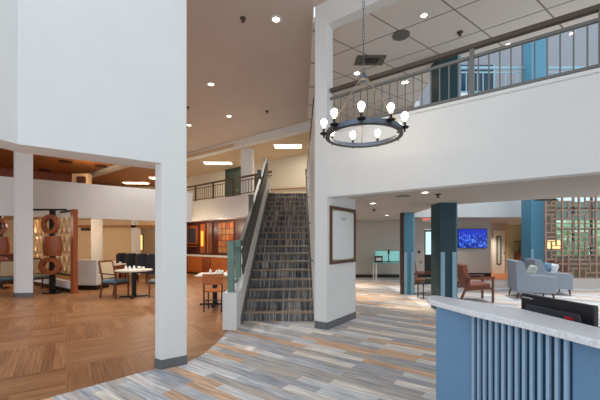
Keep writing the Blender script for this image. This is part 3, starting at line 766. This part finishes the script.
# ------------------------------------------------------------------ CHANDELIER
CX, CY, CZ = W(363.5,4.2), 4.2, 2.93
ch = thing('chandelier', 'round ring chandelier with glowing candle bulbs hanging on a chain', 'chandelier', (CX, CY, CZ))
R = .47
m_ = MB(); n = 56
for t in range(n):
    pass
prof = [(R-.012,-.03),(R+.012,-.03),(R+.012,.03),(R-.012,.03)]
rings = [[m_.bm.verts.new((r*math.cos(t*2*PI/n), r*math.sin(t*2*PI/n), z)) for t in range(n)] for r, z in prof]
for k in range(4):
    for i in range(n): m_.bm.faces.new([rings[k][i], rings[k][(i+1)%n], rings[(k+1)%4][(i+1)%n], rings[(k+1)%4][i]])
spart('ring_band', m_, 'chandelier_metal', ch)
m_ = MB(); prof = [(R-.035,-.036),(R+.018,-.036),(R+.018,-.028),(R-.035,-.028)]
rings = [[m_.bm.verts.new((r*math.cos(t*2*PI/n), r*math.sin(t*2*PI/n), z)) for t in range(n)] for r, z in prof]
for k in range(4):
    for i in range(n): m_.bm.faces.new([rings[k][i], rings[k][(i+1)%n], rings[(k+1)%4][(i+1)%n], rings[(k+1)%4][i]])
spart('lower_rim', m_, 'black_metal', ch)
HZ = .70
spart('hub', MB().lathe([(0,-.05),(.03,-.05),(.055,-.03),(.055,.03),(.035,.05),(.02,.08),(0,.09)], 18), 'chandelier_metal', ch, loc=(0,0,HZ))
spart('hub_collar', MB().lathe([(.057,-.032),(.062,-.03),(.062,-.01),(.057,-.008)], 18), 'brass', ch, loc=(0,0,HZ))
for k in range(3):
    an = math.radians(-50 + k*120 + 12)
    spart('rod', MB().tube((.05*math.cos(an),.05*math.sin(an),HZ),(R*math.cos(an),R*math.sin(an),.03),.007), 'brass', ch)
cm = MB()
zz = HZ+.09
while CZ+zz < 5.80:
    hz_ = .05
    o_ = int(zz*40) % 2
    for sgn in (-1,1):
        d_ = (.011*sgn,0) if o_ else (0,.011*sgn)
        cm.bar((d_[0],d_[1],zz),(d_[0],d_[1],zz+hz_),.005)
    cm.box(-.012 if o_ else -.003,.012 if o_ else .003,-.003 if o_ else -.012,.003 if o_ else .012,zz,zz+.005)
    cm.box(-.012 if o_ else -.003,.012 if o_ else .003,-.003 if o_ else -.012,.003 if o_ else .012,zz+hz_-.005,zz+hz_)
    zz += .045
spart('chain', cm, 'chandelier_metal', ch)
spart('ceiling_cap', MB().lathe([(0,0),(.07,0),(.06,-.03),(.02,-.05),(0,-.05)], 18), 'chandelier_metal', ch, loc=(0,0,5.8-CZ))
for k in range(9):
    an = math.radians(-90 - 13.6 + 40*k); rr = R + .035
    x, y = rr*math.cos(an), rr*math.sin(an)
    cd = spart('candle_holder', MB().lathe([(0,-.055),(.012,-.055),(.012,-.02),(.045,-.012),(.052,.0),(.05,.004),(.018,.0),(.018,.06),(0,.06)], 16), 'black_metal', ch, loc=(x, y, .02))
    spart('candle_tube', MB().lathe([(0,0),(.016,0),(.016,.07),(0,.07)], 12), 'candle', cd, loc=(0,0,.005))
    spart('bulb', MB().lathe([(.012,0),(.018,.012),(.036,.045),(.041,.068),(.036,.09),(.018,.108),(0,.112)], 16), 'bulb', cd, loc=(0,0,.075), smooth=True)

# ------------------------------------------------------------------ ARMCHAIRS
def armchair(label):
    t = thing('wingback_armchair', label, 'armchair', group=None)   # faces +x, width along y
    dx, wy = .46, .41
    spart('seat_base', MB().box(-dx+.05, dx-.02, -wy+.10, wy-.10, .17, .34), 'armchair_fabric', t, bevel=.02)
    spart('seat_cushion', MB().box(-dx+.16, dx, -wy+.13, wy-.13, .345, .50), 'armchair_fabric', t, bevel=.045, seg=4, smooth=True)
    bk = MB(); bk.extr([(-dx+.02,.17),(-dx+.18,.17),(-dx+.22,.5),(-dx+.08,1.02),(-dx+.02,1.05),(-dx-.06,1.03)], 'y', -wy+.04, wy-.04)
    spart('backrest', bk, 'armchair_fabric', t, bevel=.03, seg=3)
    for s in (-1, 1):
        y0, y1 = (wy-.13, wy) if s > 0 else (-wy, -wy+.13)
        ar = MB(); ar.extr([(-dx-.02,.17),(dx-.02,.17),(dx-.01,.60),(dx-.06,.635),(-dx+.30,.66),(-dx+.22,.74),(-dx+.15,.98),(-dx+.08,1.04),(-dx-.06,1.03)], 'y', y0, y1)
        spart('armrest', ar, 'armchair_fabric', t, bevel=.022, seg=3)
    for x in (-dx+.04, dx-.08):
        for y in (-wy+.07, wy-.07):
            spart('leg', MB().tube((x,y,.18),(x+(-.04 if x < 0 else .02),y,0),.03,.018,8), 'dark_wood' if 0 else 'brown_base', t)
    return t
a1 = armchair('grey upholstered armchair nearest the reception desk, holding a greenish pillow')
a1.location = (6.50, 9.2, 0); a1.rotation_euler = (0,0,-.30); a1['group'] = 'grey armchairs in the lobby'
a2 = dup(a1, (7.55, 9.95, 0), -.30, 'grey upholstered armchair behind the first one, holding blue and white pillows', 'grey armchairs in the lobby')
def pillow(root, lx, ly, lz, m, label, size=(.42,.42,.16), tilt=-1.15, yaw=0.):
    c, s_ = math.cos(-.30), math.sin(-.30)
    rx = root.location.x + lx*c - ly*s_; ry = root.location.y + lx*s_ + ly*c
    o = MB().cushion((0,0,0), size).build('throw_pillow', m, smooth=True)
    o.location = (rx, ry, lz); o.rotation_euler = (0, tilt, -.30+yaw)
    return tag(o, label, 'pillow', 'throw pillows on the grey armchairs')
pillow(a1, -.02, .0, .71, 'pillow_green', 'greenish patterned pillow on the nearest grey armchair')
pillow(a2, -.09, .02, .73, 'pillow_blue', 'blue patterned pillow on the farther grey armchair')
pillow(a2, .08, -.02, .70, 'pillow_white', 'white pillow in front of the blue one on the farther grey armchair')

# leather lounge chairs
def lounge(label):
    t = thing('lounge_chair', label, 'lounge chair')       # faces +x
    spart('seat_cushion', MB().extr([(-.28,.30),(.30,.36),(.30,.48),(-.28,.42)], 'y', -.27, .27), 'leather', t, bevel=.03, seg=3)
    spart('back_cushion', MB().extr([(-.28,.32),(-.16,.36),(-.27,.97),(-.41,.95)], 'y', -.27, .27), 'leather', t, bevel=.03, seg=3)
    for s in (-1, 1):
        y = s*.315
        spart('armrest', MB().bar((-.34,y,.60),(.38,y,.64),.055,.035), 'walnut', t)
        spart('leg', MB().bar((.34,y,0),(.34,y,.625),.035,.05,up=(1,0,0)), 'walnut', t)
        spart('leg', MB().bar((-.46,y,0),(-.22,y,.60),.035,.05,up=(1,0,0)), 'walnut', t)
        spart('side_rail', MB().bar((-.36,y,.30),(.34,y,.36),.03,.05), 'walnut', t)
    spart('front_rail', MB().bar((.33,-.31,.33),(.33,.31,.33),.03,.05), 'walnut', t)
    return t
c1 = lounge('brown leather lounge chair with wooden arms, right of the large dark teal column')
c1.location = (W(474,8.8), 8.8, 0); c1.rotation_euler = (0,0,-.12); c1['group'] = 'leather lounge chairs'
dup(c1, (W(423,9.9), 9.9, 0), -.5, 'brown leather lounge chair between the narrow blue column and the large teal column', 'leather lounge chairs')
sd = thing('side_table', 'small black metal side table beside the leather chair', 'table', (W(430,9.1), 9.1, 0))
spart('tabletop', MB().box(-.28,.28,-.22,.22,.41,.43), 'black_metal', sd)
for x in (-.26,.26):
    for y in (-.2,.2): spart('leg', MB().box(x-.012,x+.012,y-.012,y+.012,0,.41), 'black_metal', sd)
tag(MB().box(-.13,.13,-.09,.09,0,.12).build('storage_box','lamp_green', loc=(W(430,9.1)+.02, 9.1, .43), bevel=.01), 'dark green box on the black side table', 'box')

# ------------------------------------------------------------------ DINING
def dining_chair(label, seat):
    t = thing('dining_chair', label, 'chair')      # faces +x
    spart('seat', MB().box(-.24,.26,-.25,.25,.42,.49), seat, t, bevel=.025, seg=3)
    spart('seat_frame', MB().box(-.24,.25,-.24,.24,.37,.42), 'dark_wood', t)
    spart('backrest', MB().extr([(-.25,.54),(-.22,.54),(-.33,.98),(-.36,.98)], 'y', -.20, .20), 'chair_cane', t)
    spart('back_frame', MB().bar((-.23,-.22,.49),(-.35,-.22,1.0),.035,.035).bar((-.23,.22,.49),(-.35,.22,1.0),.035,.035).bar((-.352,-.22,1.0),(-.352,.22,1.0),.035,.05).bar((-.24,-.22,.53),(-.24,.22,.53),.03,.03), 'walnut', t)
    for s in (-1, 1):
        y = s*.23
        spart('leg', MB().bar((.22,y,0),(.22,y,.64),.035,.035,up=(1,0,0)), 'walnut', t)
        spart('leg', MB().bar((-.30,y,0),(-.22,y,.50),.035,.035,up=(1,0,0)), 'walnut', t)
        spart('armrest', MB().bar((-.28,y,.68),(.24,y,.645),.045,.03), 'walnut', t)
    return t
g = 'wooden dining chairs with cane backs'
dc = dining_chair('wooden armchair with cane back and blue seat at the left of the pedestal table', 'blue_seat')
dc.location = (-5.2, 9.25, 0); dc.rotation_euler = (0,0,-.25); dc['group'] = g
dc2 = dining_chair('wooden dining chair with sage seat at the right of the pedestal table', 'sage_seat')
dc2.location = (-3.95, 9.35, 0); dc2.rotation_euler = (0,0,PI-.2); dc2['group'] = g
dup(dc2, (W(38,10.5), 10.5, 0), -.5, 'wooden dining chair with sage seat in front of the oval room divider', g)
dup(dc, (W(7,9.9), 9.9, 0), PI/2+.9, 'wooden dining chair at the left edge, left of the white column', g)

def pedestal_table(label, x, y, r, rz=0., ztop_=.75, name='pedestal_table', square=True, m='tabletop'):
    t = thing(name, label, 'table', (x, y, 0), rz)
    if square: spart('tabletop', MB().box(-r,r,-r,r,ztop_-.035,ztop_), m, t, bevel=.012)
    else: spart('tabletop', MB().lathe([(0,ztop_-.035),(r,ztop_-.035),(r,ztop_),(0,ztop_)], 36), m, t)
    spart('pedestal', MB().tube((0,0,.03),(0,0,ztop_-.035),.06,n=14), 'black_metal', t)
    spart('foot', MB().box(-.36,.36,-.04,.04,0,.035).box(-.04,.04,-.36,-.04,0,.035).box(-.04,.04,.04,.36,0,.035), 'black_metal', t)
    return t
TX, TYY = W(134,9.3), 9.3
pedestal_table('pale pedestal table beside the blue seated dining chair', TX, TYY, .48, .3, .77, square=False)
where = {}
def settings(cx, cy, z, grp, place, n=5, spread=.22):
    names = ['nearest', 'farthest', 'leftmost', 'rightmost', 'central']
    offs = [(-.02,-.2),(.04,.2),(-.24,.02),(.24,.04),(.0,.0)]
    for i in range(n):
        ox, oy = offs[i][0]*spread/.22, offs[i][1]*spread/.22
        cup = MB().lathe([(0,0),(.025,0),(.04,.03),(.043,.075),(.038,.075),(.034,.01),(0,.01)], 16)
        if i % 2:
            o = cup.build('coffee_cup', 'cup_white', loc=(cx+ox, cy+oy, z), smooth=True); tag(o, 'white cup %s on %s' % (names[i], place), 'cup', grp)
        else:
            o = MB().lathe([(0,0),(.05,0),(.042,.03),(.02,.10),(.0,.125)], 12).build('folded_napkin', 'cup_white', loc=(cx+ox, cy+oy, z)); tag(o, 'folded white napkin %s on %s' % (names[i], place), 'napkin', grp)
settings(TX, TYY, .77, 'table settings on the pedestal table', 'the pale pedestal table')
# long table behind with dark red apron
lt = thing('dining_table', 'dark red wooden table behind the pedestal table', 'table', (W(107,11.8), 11.8, 0), .05)
spart('tabletop', MB().box(-.52,.52,-.35,.35,.72,.76), 'tabletop', lt)
spart('apron', MB().box(-.48,.48,-.32,.32,.60,.72), 'red_wood', lt)
for x in (-.43,.43):
    for y in (-.27,.27): spart('leg', MB().box(x-.04,x+.04,y-.04,y+.04,0,.60), 'red_wood', lt)
settings(W(107,11.8), 11.8, .76, 'table settings on the dark red table', 'the dark red table', 5, .4)
# wood chair behind T2
# booth
bo = thing('booth_bench', 'pale ribbed booth with a dark base beside the room divider', 'booth', (W(86,10.6), 10.85, 0), -.03)
spart('back_panel', MB().box(-.36,.36,-.25,-.1,.14,.98), 'booth_fabric', bo, bevel=.02)
spart('seat', MB().box(-.36,.36,-.10,.45,.14,.46), 'booth_fabric', bo, bevel=.03)
spart('plinth', MB().box(-.34,.34,-.23,.43,0,.14), 'black_metal', bo)
settings(W(83,12.9), 12.9, .76, 'napkins behind the booth', 'the table behind the ribbed booth', 4, .25)
pedestal_table('pale table behind the ribbed booth', W(83,12.9), 12.9, .38)
# black chairs row
def tub(label):
    t = thing('tub_chair', label, 'chair')       # faces +x
    spart('seat', MB().box(-.18,.24,-.20,.20,.38,.50), 'dark_upholstery', t, bevel=.03, seg=3)
    m_ = MB(); n_ = 16
    pts_o = []; pts_i = []
    for i in range(n_+1):
        an = PI/2 + PI*i/n_
        pts_o.append((.25*math.cos(an), .215*math.sin(an))); pts_i.append((.20*math.cos(an), .17*math.sin(an)))
    m_.prism(pts_o + pts_i[::-1], .40, 1.12)
    for v in m_.bm.verts:
        if v.co.z > 1: v.co.z -= 45*abs(v.co.y)**4; v.co.x *= 1.12
    spart('backrest', m_, 'dark_upholstery', t, bevel=.012)
    for x in (-.2,.22):
        for y in (-.2,.2): spart('leg', MB().tube((x,y,.39),(x*1.1,y*1.1,0),.02,.014,8), 'dark_wood', t)
    return t
tb = tub('black tub chair, leftmost of the row behind the pedestal table')
tb.location = (W(122,13.1), 13.1, 0); tb.rotation_euler = (0,0,2.1); tb['group'] = 'black chairs in a row'
for px, Y, nm in ((131.5,12.75,'second from the left of the row behind the pedestal table'),(142,12.4,'third from the left of the row behind the pedestal table'),(153,12.1,'rightmost of the row, beside the nearest white column')):
    dup(tb, (W(px,Y), Y, 0), 2.1, 'black tub chair, ' + nm, 'black chairs in a row')
lt2 = thing('counter_table', 'long narrow table behind the row of black chairs', 'table', (W(141,14.2), 14.2, 0), 0)
spart('tabletop', MB().box(-.9,.9,-.3,.3,.88,.92), 'tabletop', lt2)
for x in (-.8,.8): spart('leg', MB().box(x-.04,x+.04,-.25,.25,0,.88), 'red_wood_dark', lt2)

# dining back walls
struct('wall_dining_back', MB().box(W(70,15.5)-6, W(135,15.5), 15.5, 15.7, 0, 2.6).box(W(135,15.5), W(157,15.5), 15.5, 15.7, 2.35, 2.6), 'cream_wall', 'cream wall at the back of the dining room')
struct('wall_dining_back', MB().box(W(128,17.6), W(158,17.6), 17.6, 17.8, 0, 2.6), 'cream_wall', 'yellow lit wall of the room behind the dining room')
struct('column', MB().box(W(91,13.6), W(101.5,13.6), 13.6, 13.7, 0, 2.6), 'white_wall', 'white column behind the dark red table')
struct('trim_8', MB().box(W(131,15.3), W(136,15.3), 15.3, 15.75, 0, 2.6), 'white_wall', 'white casing beside the yellow lit room')
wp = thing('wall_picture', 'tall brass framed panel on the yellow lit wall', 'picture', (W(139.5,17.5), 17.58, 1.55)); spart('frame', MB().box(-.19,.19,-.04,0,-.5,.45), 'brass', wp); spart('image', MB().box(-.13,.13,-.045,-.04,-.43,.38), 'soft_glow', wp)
tag(MB().box(-.22,.22,-.04,0,-.07,.07).build('wall_vent','dark_wood', loc=(W(86,15.5),15.5,H+.6)), 'small dark slot vent high on the cream dining wall', 'vent')
struct('trim_9', MB().box(W(76,15.3)-.5, W(157,15.3), 15.3, 15.5, 2.22, 2.34), 'wood_tile', 'wood band along the top of the cream dining wall')

# room divider (direction B, going back-left from the post)
rp = (-6.87, 9.97)
rd = thing('room_divider', 'wooden room divider screen with tan ovals and a brown end post', 'screen', (rp[0], rp[1], 0), math.atan2(-B.y, -B.x))
spart('post', MB().box(-.12,.10,-.06,.06,0,2.54), 'red_wood', rd)
spart('top_bar', MB().box(.1,3.7,-.03,.03,2.48,2.54), 'black_metal', rd)
spart('lower_rail', MB().box(.1,3.7,-.03,.03,.50,.55), 'black_metal', rd)
spart('low_wall', MB().box(.1,3.7,-.05,.05,0,.34), 'white_wall', rd)
spart('low_wall_base', MB().box(.1,3.7,-.06,.06,0,.12), 'black_metal', rd)
for k in range(9):
    for r in range(3):
        s_ = .28 + k*.38
        if s_ > 3.6: continue
        spart('oval', MB().ring(.72,1.0,-.025,.025,(s_,0,.84+r*.62),.15,.28), 'oval_wood', rd)
for k in (4,): spart('upright', MB().box(.09+k*.38-.012+.0,.09+k*.38+.012,-.012,.012,.34,2.48), 'black_metal', rd) if k else None
# sculptural poles
def pole(label, x, y, k=1.):
    t = thing('totem_pole', label, 'sculpture', (x, y, 0))
    spart('pole', MB().box(-.07,.07,-.04,.04,0,2.5), 'black_metal', t)
    spart('base_plate', MB().box(-.2,.2,-.15,.15,0,.03), 'black_metal', t)
    spart('ring', MB().ring(.6,1.,-.05,.05,(0,-.09,2.08),.25,.29), 'red_wood', t)
    spart('barrel', MB().lathe([(.25,-.30),(.29,-.1),(.29,.1),(.25,.30)], 20, (0,-.0,1.43), 1., .5), 'red_wood', t)
    spart('ring', MB().ring(.55,1.,-.05,.05,(0,-.09,.83),.33,.26), 'red_wood', t)
    spart('crossbar', MB().box(-.62,.42,-.03,.03,2.50,2.55), 'black_metal', t)
    return t
tp = pole('black pole with a brown ring, barrel and oval in front of the divider', W(52.5,9.9), 9.9)
dup(tp, (W(0,11.0), 11.0, 0), .2, 'black pole with brown ring shapes left of the white column', 'totem poles')
tp['group'] = 'totem poles'
t = thing('bar_counter', 'dark brown serving counter at the far left edge', 'counter', (W(0,13.), 13.2, 0)); spart('body', MB().box(-1.2,.6,-.3,.3,0,1.05), 'red_wood_dark', t); spart('worktop', MB().box(-1.25,.65,-.34,.34,1.05,1.1), 'walnut', t)
pedestal_table('pale table at the left edge with white napkins', W(4,12.2), 12.2, .42, m='tabletop')
settings(W(4,12.2), 12.2, .75, 'table settings on the left edge table', 'the table at the left edge', 4, .25)

# buffet wall at the right of the big pillar
w1 = (-8.2, 19.2); w2_ = (-1.2, 13.55)
dw = Vector((w2_[0]-w1[0], w2_[1]-w1[1])).normalized(); angw = math.atan2(dw.y, dw.x)
def onw(px, back=0.):
    o = (w1[0] + dw.y*back, w1[1] - dw.x*back)
    k = (px-300)/F; t = (k*o[1]-o[0])/(dw.x-k*dw.y); return t
struct('wall_buffet', wallstrip(MB(), w1, w2_, .2, 0, 2.6, 1), 'red_wood_dark', 'dark wood panelled wall behind the buffet')
bf = thing('buffet_counter', 'wooden buffet cabinet with a white top against the panelled wall', 'cabinet', (w1[0], w1[1], 0), angw)
Lw = (Vector(w2_)-Vector(w1)).length
spart('body', MB().box(2.,Lw-.6,-.62,-.02,.08,.86), 'orange_wood', bf)
spart('plinth', MB().box(2.02,Lw-.62,-.58,-.02,0,.08), 'dark_wood', bf)
spart('worktop', MB().box(1.95,Lw-.55,-.66,-.02,.86,.91), 'cup_white', bf)
x = 2.05; k = 0
while x < Lw-1.2:
    d_ = spart('door', MB().box(x+.02,x+.60,-.645,-.62,.12,.82), ('orange_wood','red_wood')[1 if k % 3 == 2 else 0], bf)
    spart('handle', MB().box(x+.52,x+.55,-.665,-.645,.6,.74), 'brass', d_)
    x += .62; k += 1
def wallthing(name, label, cat, px):
    s_ = onw(px); return thing(name, label, cat, (w1[0]+dw.x*s_, w1[1]+dw.y*s_, 0), angw)
t = wallthing('serving_hatch', 'dark framed opening with a screen in the panelled wall', 'hatch', 192.5)
spart('frame', MB().box(-.5,.5,-.05,0,1.45,2.4), 'red_wood', t); spart('screen', MB().box(-.36,.36,-.06,-.05,1.52,2.25), 'dark_grey_plastic', t)
t = wallthing('wall_shelf', 'dark shelf under the opening in the panelled wall', 'shelf', 192.5)
spart('board', MB().box(-.5,.5,-.3,0,1.30,1.34), 'red_wood', t); 
t = wallthing('wall_light', 'amber glowing vertical light panel on the panelled wall', 'lamp', 203)
spart('backplate', MB().box(-.2,.2,-.03,0,1.0,2.45), 'red_wood', t); spart('glow_strip', MB().box(-.07,.07,-.07,-.03,1.35,2.1), 'amber', t)
for i, px in enumerate((211, 226)):
    pass
t = wallthing('wall_cladding', 'tall brown panel between the amber light and the square blocks', 'panel', 211)
spart('board', MB().box(-.16,.16,-.06,0,1.0,2.5), 'walnut', t); spart('trim_strip', MB().box(-.22,-.17,-.07,0,1.0,2.5), 'wood_tile', t)
t = wallthing('wood_block_art', 'wall art of square wooden blocks above the buffet', 'wall art', 226)
spart('backing', MB().box(-.55,.62,-.03,0,1.0,2.5), 'walnut', t)
for r in range(5):
    for c in range(4):
        x = -.50+c*.28; z = 1.06+r*.285
        m_ = MB(); m_.box(x,x+.24,-.055,-.03,z,z+.24)
        spart('block', m_, ('wood_tile','red_wood','orange_wood')[(r*2+c*3+r*c) % 3], t, bevel=.008)
# white table with orange wood chair
sx, sy = W(217,8.15), 8.15
pedestal_table('white square table left of the stair knee wall', sx-.05, sy, .42, .12, .76)
settings(sx+.05, sy, .76, 'table settings on the white square table', 'the white square table', 5, .2)
oc = thing('wooden_chair', 'orange wooden chair pushed up to the white square table', 'chair', (W(215,7.5), 7.5, 0), .06)
spart('seat', MB().box(-.21,.21,-.20,.22,.43,.47), 'orange_wood', oc, bevel=.01)
spart('backrest', MB().extr([(-.22,.60),(.22,.60),(.235,.84),(-.235,.84)], 'y', -.235, -.21), 'orange_wood', oc, bevel=.01)
for s in (-1,1):
    spart('leg', MB().bar((s*.19,-.24,0),(s*.20,-.22,.62),.03,.03), 'dark_wood', oc)
    spart('leg', MB().bar((s*.19,.20,0),(s*.19,.19,.43),.03,.03), 'dark_wood', oc)
    spart('stretcher', MB().bar((s*.19,-.22,.2),(s*.19,.19,.2),.02,.02), 'dark_wood', oc)
spart('stretcher', MB().bar((-.19,-.22,.26),(.19,-.22,.26),.02,.02), 'dark_wood', oc)

# side closing walls (beyond the frame edges)
struct('wall_far_side', MB().box(-21.2,-21,-4,24,0,6.), 'cream_wall')
struct('wall_rear_end', MB().box(-21,0,24,24.2,0,6.), 'cream_wall')

# ------------------------------------------------------------------ LIGHT
w = bpy.data.worlds.new('World'); S.world = w; w.use_nodes = True
nt = w.node_tree; bg = nt.nodes['Background']
bg.inputs[0].default_value = (.80, .90, 1.0, 1); bg.inputs[1].default_value = 1.38
sun = bpy.data.lights.new('sun', 'SUN'); sun.energy = 2.0; sun.angle = .02; sun.color = (1, .95, .88)
so = bpy.data.objects.new('sun', sun); COL.objects.link(so); so.rotation_euler = (math.radians(-12), math.radians(10), 0)
# added dining room fill without fittings, then recessed downlights of the low lobby ceiling
for x, y in ((-5,10.2),(-3.6,9.6),(-7.2,12),(-4.6,12.6),(-10,10.5),(-5.2,14.8),(-3.0,15.2),(-8.6,14.)):
    pass
for x, y, z, p in ((-5.2,14.4,2.3,40),(-6.3,13.3,2.2,32),(-9.5,12.2,2.3,60),(-11.5,10.8,2.3,60),(-5.4,15.9,2.2,20),(-3.6,14.5,2.2,20)):
    l = bpy.data.lights.new('dining_fill', 'POINT'); l.energy = p; l.color = (1,.84,.66); l.shadow_soft_size = .12
    o = bpy.data.objects.new('dining_fill', l); COL.objects.link(o); o.location = (x, y, z)
for x, y in ((2.0,11.7),(1.9,9.3),(2.9,7.9)): spot('lobby_lamp', (x, y, 2.38), 150, 50, (1,.72,.45), .7)
for x, y, z, p in ((1.6,12.6,2.3,25),(2.4,10.6,2.3,30),(1.6,8.8,2.3,20),(6.3,13.5,2.4,20),(8.9,15.4,2.3,60),(10.3,16.9,2.3,70),(7.6,15.,2.3,15)):
    spot('lobby_lamp', (x, y, z), p*3, 115)
for x, y in ((-3.2,7.6),(-1.6,10.8),(-5.,11.2),(-4.2,8.6)):
    spot('atrium_fill', (x, y, 5.7), 330, 110, (1,.95,.88))  # added fill spots to brighten the dining floor and bounce onto the ceiling
l = bpy.data.lights.new('mezzanine_fill', 'POINT'); l.energy = 45; l.color = (1,.82,.6); l.shadow_soft_size = .2  # added fill over the left mezzanine, with no lit fitting
o = bpy.data.objects.new('mezzanine_fill', l); COL.objects.link(o); o.location = (-10.5, 16.2, 4.6)
# ------------------------------------------------------------------ CAMERA
cam = bpy.data.cameras.new('camera'); co = bpy.data.objects.new('camera', cam); COL.objects.link(co)
co.location = (0, 0, H); co.rotation_euler = (PI/2, 0, 0)
cam.sensor_width = 36; cam.lens = 36*F/600; cam.shift_y = (HY-200)/600; cam.clip_start = .05; cam.clip_end = 200
S.camera = co
S.view_settings.view_transform = 'Standard'; S.view_settings.look = 'None'; S.view_settings.gamma = 1
S.view_settings.exposure = 0.0
S.cycles.max_bounces = 10; S.cycles.diffuse_bounces = 7
